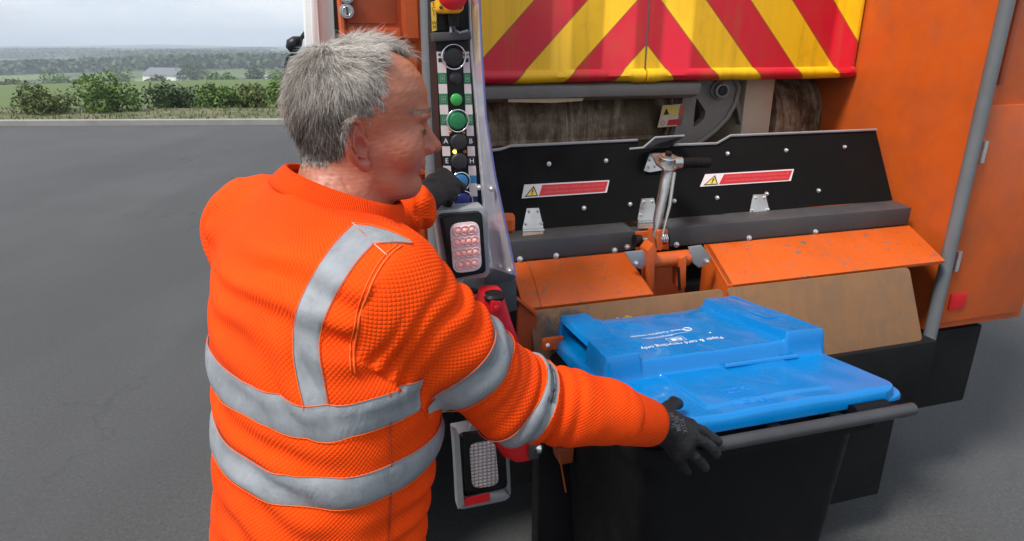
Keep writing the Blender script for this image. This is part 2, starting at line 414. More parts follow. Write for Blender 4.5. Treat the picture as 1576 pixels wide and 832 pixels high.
def plant(name, loc, rad, h, n, size, leaf, label, cat, group, seed, trunk=0.0, lobes=7):
    e = empty(name, loc); tag(e, label, cat, group)
    mesh_obj('crown', crown(rad, h-trunk, n, size, seed, trunk, lobes), LEAF[leaf], e)
    bm = bmesh.new(); r = random.Random(seed); tr = max(.03, h*.028)
    add_tube(bm, [(0, 0, -.3), (r.uniform(-.03, .03)*h, 0, h*.35), (0, r.uniform(-.04, .04)*h, h*.75)], [tr, tr*.7, tr*.2], 7)
    for k in range(5):
        a = r.uniform(0, 6.28); z = h*r.uniform(.2, .55); add_tube(bm, [(0, 0, z), (math.cos(a)*rad*.3, math.sin(a)*rad*.3, z+h*.12), (math.cos(a)*rad*.6, math.sin(a)*rad*.6, z+h*.2)], [tr*.5, tr*.35, tr*.1], 5)
    bm_obj('trunk', bm, BARK, e); return e
def ground_at(u, dist):
    r = ray(u, 68); k = dist/math.hypot(r.x, r.y); return (r.x*k, r.y*k)
bs = [(425, 19.0, .62, 1.02, 0, 'bushy green shrub beyond the verge close beside the man\'s head'),
      (372, 20.5, .7, .75, 2, 'low pale green shrub beyond the verge just left of the shrub by the man\'s head'),
      (325, 19.5, .6, .95, 0, 'taller rounded green shrub above the man\'s shoulder'),
      (250, 20.2, .8, .8, 1, 'dark green shrub on the verge, third shrub from the left edge'),
      (160, 19.0, .8, 1.1, 0, 'wide green shrub on the verge, second from the left edge'),
      (50, 19.6, .9, .9, 2, 'yellow green shrub nearest the left edge of the picture')]
for i, (u, dd, rr, h, lf, lab) in enumerate(bs):
    x, y = ground_at(u, dd); plant('shrub', (x, y, terr(x, y)-.05), rr, h, 2600, .055, lf, lab, 'shrub', 'shrubs beyond the verge', 50+i)
ts = [(424, 190, 5.5, 6.8, 0), (448, 160, 3.6, 5.4, 2), (385, 215, 4.5, 8.5, 1), (330, 150, 3.2, 4.2, 0), (290, 240, 6, 10, 1), (235, 170, 3.6, 5, 2), (180, 225, 5.5, 9.4, 0), (120, 150, 3.4, 4.0, 1), (70, 210, 5.4, 8.6, 0), (15, 165, 3.8, 5, 2)]
kind = ['mid green', 'dark green', 'yellowish green']
place = ['beside the left edge of the man\'s hair', 'right behind the hair and the black mirror', 'in the field left of the man\'s head', 'low in the field above the man\'s back', 'in the field, fifth tree from the right one', 'standing alone in the middle of the left fields', 'taller, fourth from the left edge', 'third from the left edge in the fields', 'second from the left edge in the fields', 'nearest the left edge in the fields']
for i, (u, dd, rr, h, lf) in enumerate(ts):
    x, y = ground_at(u, dd); plant('field_tree', (x, y, terr(x, y)-.1), rr, h, 1100, .42, lf, kind[lf]+' broadleaf tree '+place[i], 'tree', 'trees in the valley fields', 90+i, trunk=h*.18)
# far woods: masses nobody could count
r = np.random.default_rng(3); n = 26000; cl = []
for k in range(26):
    dd = r.uniform(380, 1500); u = r.uniform(-120, 520); x, y = ground_at(u, dd); cl.append((x, y, r.uniform(25, 85), r.uniform(4, 12)))
cl = np.array(cl); id_ = r.integers(0, len(cl), n); px = cl[id_, 0]+r.normal(size=n)*cl[id_, 2]*.6; py = cl[id_, 1]+r.normal(size=n)*cl[id_, 3]*.8
pz = np.array([terr(a, b_) for a, b_ in zip(px, py)])+r.uniform(0, 7, n); cen = np.stack([px, py, pz], 1)
u_ = r.normal(size=(n, 3)); u_ /= np.linalg.norm(u_, axis=1)[:, None]; w_ = np.cross(u_, r.normal(size=(n, 3))); w_ /= np.linalg.norm(w_, axis=1)[:, None]; P = np.zeros((n*4, 3))
for j, (a, b_) in enumerate([(-1, 0), (0, -.8), (1, 0), (0, .8)]): P[j::4] = cen+u_*1.6*a+w_*1.6*b_
tag(mesh_obj('far_woods', np_mesh('far_woods', P, np.arange(n*4).reshape(n, 4), False), LEAF[1]), 'dark bands of woodland and hedges across the distant valley', 'woods', kind='stuff')
def barn(u, dd, w, d_, h, rz, lab, roofm, name='farm_building'):
    x, y = ground_at(u, dd); z = terr(x, y)-.2; e = empty(name, (x, y, z), rz); tag(e, lab, 'building', 'buildings in the valley')
    box('wall', -w/2, w/2, -d_/2, d_/2, 0, h, M['white'], e)
    slab('roof', [(-w/2-.3, -d_/2-.4, h), (-w/2-.3, d_/2+.4, h), (-w/2-.3, 0, h+d_*.3)], (w+.6, 0, 0), roofm, e)
    for k in range(4): box('window', -w*.4+k*w*.22, -w*.4+k*w*.22+w*.08, -d_/2-.06, -d_/2+.02, h*.3, h*.65, M['dgrey'], e)
barn(438, 250, 26, 10, 3.2, .1, 'long low white building in the valley beside the man\'s hair', M['lgrey'])
barn(250, 300, 16, 9, 4.2, -.3, 'small white farm building in the middle of the left valley', M['grey'])
# air
bpy.ops.mesh.primitive_cube_add(size=1, location=(0, 0, 30)) if False else None
bm = bmesh.new(); add_slab(bm, [(-2470, -2470, -40), (2470, -2470, -40), (2470, -2470, 45), (-2470, -2470, 45)], (0, 4940, 0))
m = bpy.data.materials.new('haze'); m.use_nodes = True; t = m.node_tree; t.nodes.clear()
o = t.nodes.new('ShaderNodeOutputMaterial'); pv = t.nodes.new('ShaderNodeVolumePrincipled'); pv.inputs['Color'].default_value = (.80, .88, 1, 1)
pv.inputs['Density'].default_value = .00075; pv.inputs['Anisotropy'].default_value = .0; t.links.new(pv.outputs[0], o.inputs['Volume'])
tag(bm_obj('haze', bm, m), 'pale blue air over the distant hills', 'haze', kind='stuff')

# ================================================================== TRUCK
T = empty('refuse_truck', (0, 0, 0), TY)
tag(T, 'rear of an orange refuse truck with red and yellow chevrons and an open hopper', 'truck')
XL = TL(463, 0, 1.75).x; XR = 2.45
def S(name, uv, Y, th, m, parent=T, bevel=0, seg=2):
    return slab(name, [TL(u, v, Y) for u, v in uv], (0, th, 0), m, parent, bevel, seg)
def zat(u, v, Y): return TL(u, v, Y).z
def bolt(u, v, Y, r=.006, m='zinc', parent=T, ax=(0, -1, 0), name='bolt', h=.006):
    return lathe(name, TL(u, v, Y), ax, [(-.004, r*1.5), (.001, r*1.5), (.0012, r), (h, r), (h+.002, r*.6)], M[m], parent, 10)

# --- left side: white pillar, orange locker, post
S('side_fairing', [(461, -60), (516, -60), (523, 95), (524, 300), (480, 300), (471, 95)], 1.78, .5, M['white'], bevel=.012)
S('fairing_rib', [(474, -60), (486, -60), (494, 95), (494, 300), (483, 300), (482, 95)], 1.766, .012, M['white'], bevel=.004)
S('door_seal', [(510.5, -60), (514.5, -60), (521, 95), (522, 300), (518, 300), (517, 95)], 1.762, .02, M['blackpl'])
zb = .72; y0 = 1.66
x0 = TL(521, 0, y0).x; x1 = TL(650, 0, y0).x+.01
lk = box('locker_body', x0, x1, y0, y0+1.2, zb, 2.6, M['orange'], T, .01)
# recessed door with raised surround
zd = zat(560, 40, y0)
bmz = bmesh.new()
xa, xb = TL(528, 0, y0).x, TL(616, 0, y0).x; zt = 2.5; zc = zat(600, 42, y0)
for a, b_, c_, d_ in ((x0+.001, xa, zc-.03, zt), (xb, x1-.02, zc-.03, zt), (xa+.0005, xb-.0005, zc-.03, zc)):
    add_slab(bmz, boxpts(a, b_, c_, d_, y0-.022), (0, .0215, 0))
bmesh.ops.bevel(bmz, geom=bmz.edges[:], offset=.006, segments=2, affect='EDGES')
bm_obj('door_surround', bmz, M['orange'], T, angle=35)
box('locker_panel', xa+.006, xb-.012, y0-.006, y0-.0005, zc+.008, zt-.02, M['dorange'], T, .002)
for v in (-6, 17):
    c = TL(534, v, y0-.03)
    l = lathe('lock', c, (0, -1, 0), [(-.012, .0155), (0, .0165), (.003, .015), (.003, .010)], M['lgrey'], T, 28)
    torus('lock_ring', c+Vector((0, -.003, 0)), (0, 1, 0), .010, .0012, M['chrome'], l)
    box('key_slot', c.x-.0014, c.x+.0014, c.y-.0045, c.y-.002, c.z-.0075, c.z+.0075, M['blackpl'], l)
box('lower_door', x0+.02, x1-.03, y0-.012, y0-.0005, zb+.03, zc-.06, M['orange'], T, .006)
for vv in (238, 262): 
    z = zat(650, vv, y0); box('shelf_edge', x1-.06, x1+.0, y0-.03, y0-.0125, z-.004, z+.004, M['orange'], T)
# grey round post
pa, pb = TL(658, -70, 1.56), TL(668, 300, 1.56)
tube('corner_post', [pa+Vector((-.005, 0, .3)), pa, pb, pb+Vector((.004, 0, -.6))], .0205, M['grey'], T, 20)
S('post_flange', [(664, -60), (670, -60), (688, 420), (680, 420)], 1.53, .06, M['dorange'])

# --- control panel
YP = 1.45
bw = S('control_panel', [(668, -60), (722, -60), (738, 200), (748, 330), (684, 330), (676, 200), (670, 55)], YP, .10, M['blackpl'], bevel=.004)
S('panel_shelf', [(665, 50), (724, 47), (726, 60), (667, 64)], YP-.03, .029, M['dgrey'], bevel=.003)
S('conduit_box', [(670, -60), (720, -60), (722, 46), (671, 48)], YP-.012, .0115, M['blackpl'], bevel=.003)
es = S('emergency_stop', [(674, -40), (713, -40), (714, 14), (708, 20), (681, 20), (676, 15)], YP-.06, .047, M['yellow'], bevel=.004)
c = TL(694, -9, YP-.06); lathe('stop_button', c, (0, -1, 0), [(0, .012), (.012, .012), (.013, .030), (.022, .030), (.028, .022), (.03, .01)], M['redbutton'], es, 32)
for u in (678.5, 709): bolt(u, 11, YP-.0605, .0022, 'dgrey', es, name='screw', h=.001)
tube('cable_gland', [TL(697, 19, YP-.03), TL(698, 40, YP-.03)], [.0125, .0105], M['blackpl'], T, 12)
tube('cable', [TL(698, 38, YP-.03), TL(700, 46, YP-.02), TL(708, 50, YP-.035), TL(720, 47, YP-.03)], .0028, M['lgrey'], T, 8)
tube('cable', [TL(694, 38, YP-.03), TL(694, 50, YP-.032)], .003, M['lgrey'], T, 8)
ys = S('yellow_sticker', [(663, 3), (670.5, 1), (672.5, 46), (665, 48)], YP-.0145, .001, M['yel_st'])
for k, s in enumerate('TCI WM'):
    if s != ' ': text_on('lettering', s, .011, TL(667+k*.35, 7+k*7, YP-.0145), (1, 0, 0), (0, 0, 1), M['blk_st'], ys)
def strip(t, w0): # t 0..1 down the panel
    return w0
def lerp(a, b_, t): return a+(b_-a)*t
def SU(side, v):
    t = (v-79)/241
    return (lerp(672, 686, t), lerp(685.5, 697, t)) if side == 0 else (lerp(712, 724, t), lerp(722, 736, t))
segs = [(79, 112, 'white_st', '\u2190'), (112, 129, 'green_st', 'UA'), (129, 144, 'white_st', ''), (144, 161, 'green_st', 'UP'), (161, 176, 'white_st', ''), (176, 193, 'green_st', 'LJ'), (193, 209, 'white_st', ''), (209, 225, 'blk_st', 'A'), (225, 240, 'white_st', ''), (240, 255, 'blk_st', 'E'), (255, 270, 'white_st', ''), (270, 282, 'blue_st', 'H'), (282, 302, 'white_st', ''), (302, 320, 'navy_st', 'C')]
for side in (0, 1):
    for (a, b_, mt, tx) in segs:
        l0, r0 = SU(side, a); l1, r1 = SU(side, b_)
        o = S('label_strip', [(l0, a), (r0, a), (r1, b_-.2), (l1, b_-.2)], YP-.0022, .002, M[mt])
        if side == 1: tx = {'A': 'B', 'E': 'H', 'C': '1'}.get(tx, tx)
        mid = TL((l0+r0+l1+r1)/4, (a+b_)/2 if a > 80 else 84, YP-.0022)
        if tx in ('A', 'B', 'E', 'H', 'C', '1'): text_on('lettering', tx, .0155, mid, (1, 0, 0), (0, 0, 1), M['wht_print'] if mt == 'blk_st' else M['blue_st'], o)
        elif tx == '\u2190':
            bm = bmesh.new(); c = mid
            add_slab(bm, [c+Vector((-.004, -.0004, -.0008)), c+Vector((.008, -.0004, -.0008)), c+Vector((.008, -.0004, .0008)), c+Vector((-.004, -.0004, .0008))], (0, .0003, 0))
            add_slab(bm, [c+Vector((-.009, -.0004, 0)), c+Vector((-.003, -.0004, -.003)), c+Vector((-.003, -.0004, .003))], (0, .0003, 0))
            q = TL((l0+r0)/2, 91.5, YP-.0022); add_slab(bm, [q+Vector(p) for p in ((-.006, -.0004, -.005), (.006, -.0004, -.005), (.006, -.0004, .003), (-.006, -.0004, .003))], (0, .0003, 0))
            bm_obj('arrow_symbol', bm, M['blk_st'], o)
        elif tx:
            for (dx, dz, w, h) in ((-.004, 0, .0012, .012), (.004, 0, .0012, .012), (0, .006, .009, .0012), (0, -.006, .009, .0012), (0, 0, .004, .005)):
                box('pictogram', mid.x+dx-w/2, mid.x+dx+w/2, mid.y-.0006, mid.y-.0001, mid.z+dz-h/2, mid.z+dz+h/2, M['green_pale'] if 'green_pale' in M else M['lgrey'], o)
bmat = {'black': newmat('button_black', (.016, .016, .018), .45), 'green': newmat('button_green', (.015, .17, .06), .4), 'greenlit': newmat('button_green_bright', (.03, .33, .06), .35), 'blue': newmat('button_blue', (.03, .15, .33), .4), 'navy': newmat('button_navy', (.008, .014, .11), .4)}
px = .00146
for (u, v, r_, cm, ring) in [(697, 87, 14, 'black', 18), (701, 120, 9, 'black', 0), (702, 153, 9, 'greenlit', 0), (703, 185, 13.5, 'green', 17), (705, 217, 13, 'black', 0), (706, 247, 13, 'black', 0), (708, 278, 12, 'blue', 15), (711, 307, 13, 'navy', 16)]:
    c = TL(u, v, YP-.0005); h = .012 if r_ > 10 else .006
    l = lathe('push_button', c, (0, -1, 0), [(0, r_*px), (h*.7, r_*px), (h, r_*px*.85), (h+.0015, r_*px*.4)], bmat[cm], T, 28)
    if ring: torus('button_ring', c+Vector((0, -.010, 0)), (0, 1, 0), (ring-.5)*px, .0017, M['chrome'], l)
amber = newmat('amber_lens', (.35, .12, .01), .3); lit = newmat('lit_led', (.8, .6, .05), .3, Emission_Color=(1, .8, .1, 1), Emission_Strength=3.0)
for (u, v, mt) in [(693, 203, amber), (713, 204, amber), (699.5, 233, lit), (715, 233, amber)]:
    lathe('indicator_light', TL(u, v, YP-.0005), (0, -1, 0), [(0, .004), (.004, .004), (.006, .002)], mt, T, 12)

# --- clear side shield with blue edge
m = newmat('clear_plastic', (.75, .76, .86), .18, Transmission_Weight=0.0, Alpha=.42); b = NB(m)
b.l(b.ramp(b.noise(9, 6, b.map(scale=(1, 1, .3))), [(.35, .34), (.7, .62)]), b.b.inputs['Alpha']); M['clear'] = m
M['bluedge'] = newmat('blue_plastic_edge', (.10, .11, .27), .3)
e0 = [(737, -60, 1.36), (738, 0, 1.36), (742, 90, 1.35), (748, 180, 1.34), (762, 270, 1.32), (778, 345, 1.30), (794, 424, 1.27)]
i0 = [(722, -60, 1.44), (722, 0, 1.44), (726, 90, 1.44), (734, 180, 1.44), (741, 270, 1.43), (747, 345, 1.42), (756, 412, 1.41)]
bm = bmesh.new(); A = [bm.verts.new(TL(u, v, Y)) for u, v, Y in e0]; B = [bm.verts.new(TL(u, v, Y)) for u, v, Y in i0]
for i in range(len(A)-1): bm.faces.new((A[i], A[i+1], B[i+1], B[i]))
bmesh.ops.solidify(bm, geom=bm.faces[:], thickness=.004)
bm_obj('side_shield', bm, M['clear'], T, smooth=False)
tube('shield_edge', [TL(*p) for p in e0], .0024, M['bluedge'], T, 8)
tube('shield_rail', [TL(u, v, Y+.01) for u, v, Y in i0], .0035, M['zinc'], T, 8)
for (u, v, Y) in ((737, 288, 1.42), (756, 290, 1.33), (769, 410, 1.35), (784, 416, 1.28)): bolt(u, v, Y, .0045)

# --- lamps
lens = newmat('lamp_lens', (.62, .48, .48), .12, Coat_Weight=.6); b = NB(lens)
b.col(b.mix(b.noise(30, 2), (.88, .74, .74), (.72, .52, .53))); b.bump(b.noise(120, 2), .25, .002)
lens2 = newmat('lamp_lens_grey', (.5, .45, .45), .15, Coat_Weight=.6); b = NB(lens2)
s_ = b.n('SeparateXYZ'); b.l(b.obj(), s_.inputs[0]); gg = b.math('MULTIPLY', b.math('ABSOLUTE', b.math('SINE', b.math('MULTIPLY', s_.outputs[0], math.pi/.0105))), b.math('ABSOLUTE', b.math('SINE', b.math('MULTIPLY', s_.outputs[2], math.pi/.0095))))
b.col(b.mix(b.noise(60, 3), b.ramp(gg, [(.1, (.20, .17, .17)), (.5, (.62, .56, .55)), (.9, (.85, .80, .78))]), (.5, .42, .40))); b.bump(gg, .9, .003)
ledm = newmat('led_red', (.85, .48, .48), .2, Coat_Weight=.5); ledd = newmat('led_centre', (.75, .35, .33), .2, Emission_Color=(1, .3, .25, 1), Emission_Strength=.12)
def ngon_round(pts, rfrac=.16, n=4):
    out = []; k = len(pts)
    for i in range(k):
        p0, p1, p2 = Vector(pts[i-1]), Vector(pts[i]), Vector(pts[(i+1) % k]); r_ = min((p0-p1).length, (p2-p1).length)*rfrac
        a = p1+(p0-p1).normalized()*r_; c = p1+(p2-p1).normalized()*r_
        for j in range(n+1): t = j/n; out.append(a*(1-t)**2+p1*2*t*(1-t)+c*t*t)
    return out
def lamp(frame, face, lensq, Y, leds, m_lens, tag_red=None):
    cl = [TL(u, v, Y) for u, v in frame]
    g = slab('lamp_guard', cl, (0, .05, 0), M['lgrey'], T, .003)
    slab('lamp_housing', ngon_round([TL(u, v, Y-.016) for u, v in face], .10), (0, .0155, 0), M['blackpl'], g, .002)
    slab('lamp_bezel', ngon_round([TL(lerp(u, sum(p[0] for p in face)/4, .08), lerp(v, sum(p[1] for p in face)/4, .06), Y-.022) for u, v in face], .12), (0, .0055, 0), M['blackpl'], g, .002)
    q = ngon_round([TL(u, v, Y-.027) for u, v in lensq], .3, 6); l = slab('lamp_lens', q, (0, .0045, 0), m_lens, g, .0012)
    if leds:
        for j in range(4):
            for i in range(3 if j in (0, 3) else 4):
                k = 3 if j in (0, 3) else 4; fu = (i+.5+(.0 if k == 4 else 0))/k*(.82 if k == 4 else .72)+(.09 if k == 4 else .14); fv = (j+.5)/4*.92+.04
                a = Vector(lensq[0]).lerp(Vector(lensq[1]), fu); c_ = Vector(lensq[3]).lerp(Vector(lensq[2]), fu); p = a.lerp(c_, fv)
                c = TL(p.x, p.y, Y-.0275); torus('led_ring', c, (0, 1, 0), .0098, .0016, ledm, l, 20, 6)
                lathe('led', c, (0, -1, 0), [(0, .0055), (.002, .005), (.004, .003), (.0045, .001)], ledd, l, 12)
    return g
lamp([(670, 324), (744, 318), (751, 326), (754, 420), (748, 427), (692, 432), (684, 424)], [(676, 331), (742, 326), (748, 419), (694, 430)], [(692, 345), (737, 340), (742, 415), (698, 421)], 1.32, True, lens)
lw = lamp([(699, 668), (722, 664), (782, 660), (787, 760), (777, 771), (708, 784)], [(708, 671), (776, 662), (781, 750), (714, 765)], [(722, 684), (762, 678), (768, 746), (727, 752)], 1.30, False, lens2)
S('guard_wing', [(699, 668), (707, 672), (714, 775), (705, 784)], 1.262, .035, M['lgrey'], lw)
S('guard_lip', [(708, 772), (778, 758), (786, 764), (777, 771), (712, 784)], 1.268, .03, M['lgrey'], lw, .002)
S('red_reflector', [(714, 768), (754, 760), (754, 771), (716, 779)], 1.264, .004, M['red'], lw)
S('lamp_bracket', [(722, 664), (724, 655), (735, 645), (765, 640), (765, 664)], 1.305, .01, M['lgrey'])
tube('lamp_mount', [TL(745, 660, 1.33), TL(745, 600, 1.42), TL(730, 430, 1.46)], .02, M['dgrey'], T, 12)
# round side reflector and grey bracket under the lamp
lathe('reflector_tube', TL(728, 468, 1.40), (.25, -1, 0), [(-.05, .036), (0, .036), (.004, .034)], M['blackpl'], T, 28)
lathe('round_reflector', TL(728, 468, 1.40), (.25, -1, 0), [(0, .027), (.008, .027), (.011, .02)], M['red'], T, 28)
S('bracket_block', [(712, 428), (786, 424), (796, 432), (797, 478), (770, 486), (714, 480)], 1.42, .12, M['dgrey'], bevel=.008)
S('bracket_top', [(744, 426), (760, 414), (792, 416), (795, 428), (786, 432), (745, 436)], 1.40, .1, M['dgrey'], bevel=.003)
# red plastic casing with latches
bm = bmesh.new(); secs = [(455, 744, 776, .05), (470, 742, 781, .06), (505, 742, 792, .08), (545, 742, 806, .10), (600, 745, 822, .11), (650, 752, 838, .12), (690, 758, 848, .12), (708, 772, 842, .10), (713, 790, 826, .06)]
rings = []
for v, a, c_, dp in secs:
    p = TL(a, v, 1.26); q = TL(c_, v, 1.26); w = (q.x-p.x)/2; cx = (p.x+q.x)/2; ring = []
    for i in range(20):
        t = 2*math.pi*i/20; cx_, sy_ = math.cos(t), math.sin(t); ring.append(bm.verts.new((cx+w*math.copysign(abs(cx_)**.55, cx_), 1.26+dp*.6+dp*.6*math.copysign(abs(sy_)**.55, sy_), p.z)))
    rings.append(ring)
for a, c_ in zip(rings, rings[1:]): bridge(bm, a, c_)
bm.faces.new(rings[0]); bm.faces.new(rings[-1][::-1])
rc = bm_obj('plastic_casing', bm, M['red'], T, angle=50)
lathe('cap_knob', TL(760, 457, 1.27), (0, 0, 1), [(-.004, .022), (.004, .024), (.010, .02)], M['blackpl'], rc, 20)
S('latch', [(756, 463), (771, 463), (773, 481), (757, 482)], 1.245, .03, M['red'], rc, .003)
lathe('latch_hole', TL(764.5, 474, 1.2445), (0, -1, 0), [(0, .006), (.001, .005)], M['redbutton'], rc, 12)
lathe('metal_catch', TL(831, 691, 1.245), (0, -1, 0), [(-.01, .013), (.003, .013), (.006, .008), (.008, .004)], M['chrome'], rc, 14)
box('catch_plate', TL(822, 0, 1.25).x*1.0, TL(840, 0, 1.25).x, 1.246, 1.262, zat(830, 704, 1.25), zat(830, 679, 1.25), M['dgrey'], rc, .003)

# --- tailgate with chevrons
YT = 2.12; zt0 = zat(860, 127, YT); xs_ = TL(992, 120, YT).x; XTL = TL(725, 100, YT).x-.05; per = TL(943, 125, YT).x-TL(790, 125, YT).x
m = newmat('chevrons', rough=.38); b = NB(m); s = b.n('SeparateXYZ'); b.l(b.obj(), s.inputs[0])
ax_ = b.math('ABSOLUTE', b.math('SUBTRACT', s.outputs[0], xs_)); kx = TL(901, 0, YT).x-TL(790, 125, YT).x; kz = zat(901, 0, YT)-zat(790, 125, YT)
q = b.math('ADD', ax_, b.math('MULTIPLY', b.math('SUBTRACT', s.outputs[2], zt0), kx/kz))
off = xs_-TL(943, 125, YT).x
fr = b.math('FRACT', b.math('ADD', b.math('DIVIDE', b.math('SUBTRACT', q, off), per), 4))
isred = b.math('LESS_THAN', fr, .5)
dst = b.math('ABSOLUTE', b.math('SUBTRACT', fr, .5)); e2 = b.math('MINIMUM', dst, b.math('SUBTRACT', .5, dst)); line = b.math('LESS_THAN', e2, .010)
c = b.mix(isred, (.88, .50, .004), (.60, .005, .024)); c = b.mix(b.math('MULTIPLY', line, .7), c, (.2, .04, .01))
stv = b.ramp(b.noise(26, 6, b.map(scale=(1, 1, .06)), rough=.7), [(.5, 0.), (.75, .35)]); c = b.mix(stv, c, (.30, .13, .01))
c = b.mix(b.ramp(b.noise(5, 8, rough=.7), [(.5, 0.), (.75, .4)]), c, (.35, .12, .01)); b.col(c)
sp2 = b.ramp(b.noise(60, 8, b.map(scale=(1, 1, .3)), rough=.85), [(.72, 0.), (.76, .6)]); b.col(b.mix(sp2, c, (.06, .04, .02)))
b.rough(b.ramp(b.noise(8, 5), [(.3, .3), (.7, .5)])); b.bump(b.noise(5, 2), .12, .01)
M['chev'] = m
def gate(xa, xb, name='tailgate_panel'):
    prof = [(YT+.02, zt0-.002), (YT-.004, zt0+.004), (YT-.014, zt0+.018), (YT-.010, zt0+.034), (YT, zt0+.042), (YT, 2.7), (YT+.05, 2.7), (YT+.05, zt0)]
    bm = bmesh.new(); nx = 40; rings = []
    r = random.Random(int(xa*100))
    for i in range(nx+1):
        x = lerp(xa, xb, i/nx); d = .0012*math.sin(x*17)*math.sin(x*11)
        if i in (0, nx): d = .0
        if name and abs(x-xs_) < .05: d -= .004
        rings.append([bm.verts.new((x, y+(d if j < 4 else 0), z+(d if j < 3 else 0))) for j, (y, z) in enumerate(prof)])
    for a, c_ in zip(rings, rings[1:]): bridge(bm, a, c_)
    bm.faces.new(rings[0]); bm.faces.new(rings[-1][::-1]); return bm_obj(name, bm, M['chev'], T, angle=50)
gate(XTL, xs_-.004); gate(xs_+.005, 1.99)
box('gate_seam', xs_-.0038, xs_+.0048, YT+.004, YT+.03, zt0+.004, 2.69, M['mgrey'], T)
xrun('gate_sill', [(YT+.03, zt0-.003), (YT+.0, zt0-.012), (YT+.01, zt0-.05), (YT+.06, zt0-.065), (YT+.12, zt0-.05), (YT+.12, zt0-.003)], XTL, TL(1080, 130, YT).x, M['mgrey'], T, .004)
box('truck_roof', XL, XR, 2.14, 6.2, 2.7, 3.2, M['orange'], T, .03)

# --- hopper interior
m = newmat('dirty_drum', rough=.6); b = NB(m)
st = b.mix(.45, b.noise(13, 8, b.map(scale=(1, .3, .16)), rough=.8, dist=1.0), b.noise(7, 8, rough=.75))
c = b.ramp(st, [(.38, (.015, .009, .004)), (.46, (.085, .048, .022)), (.51, (.19, .135, .085)), (.57, (.36, .29, .20))])
c = b.mix(b.ramp(b.noise(5, 7, b.map(scale=(1, .5, .5)), rough=.7), [(.45, 0.), (.60, .75)]), c, (.075, .038, .012))
b.col(c); b.bump(st, .4, .004); M['drum'] = m
YD = 2.42; zd0 = zat(900, 185, YD)
XC = TL(1050, 200, YD-.16).x
bm = bmesh.new(); pr = [(YD+.10*math.cos(a)*1.6, zd0-.02+.19*math.sin(a)) for a in np.linspace(math.pi*.42, math.pi*1.35, 14)]+[(YD+.2, zd0-.2), (YD+.2, zd0+.15)]
rings = []
for i in range(31):
    x = lerp(XTL, XC-.03, i/30); dz = .004*math.sin(x*60); rings.append([bm.verts.new((x, y, z+dz*(j % 3 == 0))) for j, (y, z) in enumerate(pr)])
for a, c_ in zip(rings, rings[1:]): bridge(bm, a, c_)
bm.faces.new(rings[0]); bm.faces.new(rings[-1][::-1]); bm_obj('packer_drum', bm, M['drum'], T, angle=45)
xrun('packer_rib', [(YD-.165, zd0-.06), (YD-.16, zd0-.045), (YD-.10, zd0-.05), (YD-.10, zd0-.065)], XTL, XC-.05, M['drum'], T)
# curved ribs at the drum end
for k in range(3):
    xx = XC-.03-.022*k
    tube('drum_end_rib', [(xx+.03, YD-.14, zd0+.13), (xx+.012, YD-.175, zd0+.02), (xx-.02, YD-.18, zd0-.09), (xx-.05, YD-.15, zd0-.2)], .009, M['drum'], T, 8)
# swing arm
ua = [(1050, 128), (1062, 120), (1130, 118), (1137, 130), (1136, 150), (1125, 175), (1108, 195), (1085, 214), (1060, 232), (1030, 240), (1040, 210), (1052, 170)]
bm = bmesh.new(); YA = 2.22
outer = [TL(u, v, YA) for u, v in [(1058, 118), (1100, 112), (1124, 114), (1135, 124), (1137, 140), (1131, 160), (1118, 182), (1098, 203), (1070, 224), (1040, 240), (1020, 240), (1038, 205), (1048, 165)]]
hole = [TL(u, v, YA) for u, v in [(1072, 150), (1079, 160), (1086, 171), (1084, 182), (1076, 190), (1067, 195), (1069, 170)]]
def plate_hole(outer, hole, th):
    bm = bmesh.new(); o = [bm.verts.new(p) for p in outer]; h = [bm.verts.new(p) for p in hole]
    es = [bm.edges.new((o[i], o[(i+1) % len(o)])) for i in range(len(o))]+[bm.edges.new((h[i], h[(i+1) % len(h)])) for i in range(len(h))]
    bmesh.ops.triangle_fill(bm, edges=es, use_beauty=True)
    r_ = bmesh.ops.extrude_face_region(bm, geom=bm.faces[:]); bmesh.ops.translate(bm, verts=[g for g in r_['geom'] if isinstance(g, bmesh.types.BMVert)], vec=(0, th, 0)); return bm
bm_obj('swing_arm', plate_hole(outer, hole, .035), M['mgrey'], T)
tube('arm_rim', [TL(u, v, YA-.003) for u, v in [(1112, 114), (1130, 120), (1137, 134), (1132, 158), (1119, 181), (1099, 202), (1071, 223)]], .010, M['mgrey'], T, 10)
c = TL(1101, 138, YA); pn = lathe('pivot_pin', c+Vector((.012, 0, 0)), (-.25, -1, 0), [(0, .034), (.018, .034), (.02, .026), (.05, .026), (.052, .018), (.03, .016)], M['mgrey'], T, 24)
lathe('pin_hole', c+Vector((-.002, -.052, 0)), (-.25, -1, 0), [(-.01, .014), (.004, .0145)], M['blackpl'], pn, 20)
S('arm_strut', [(1131, 150), (1136, 148), (1155, 215), (1144, 215)], YA+.05, .03, M['mgrey'])
xa = TL(1124, 160, 2.36).x; xb = TL(1142, 160, 2.36).x
box('hopper_divider', TL(1137, 150, 2.3).x, TL(1137, 150, 2.3).x+.13, 2.26, 2.9, .95, 2.7, M['cream'], T, .004)
box('side_guide', TL(1098, 0, 2.6).x, TL(1118, 0, 2.6).x, 2.55, 2.6, 1.1, 1.72, M['drum'], T)
box('hopper_back', XL+.2, XR-.05, 3.0, 3.05, .9, 2.7, M['black'], T)
box('hopper_floor', XL+.2, XR-.05, 1.95, 3.0, .98, 1.0, M['drum'], T)
XD = TL(1137, 150, 2.3).x+.16
bm = bmesh.new(); rings = []
for i in range(21):
    x = lerp(XD, XR-.1, i/20); rings.append([bm.verts.new((x, y, z)) for y, z in pr])
for a, c_ in zip(rings, rings[1:]): bridge(bm, a, c_)
bm.faces.new(rings[0]); bm.faces.new(rings[-1][::-1]); bm_obj('packer_drum', bm, M['drum'], T, angle=45)
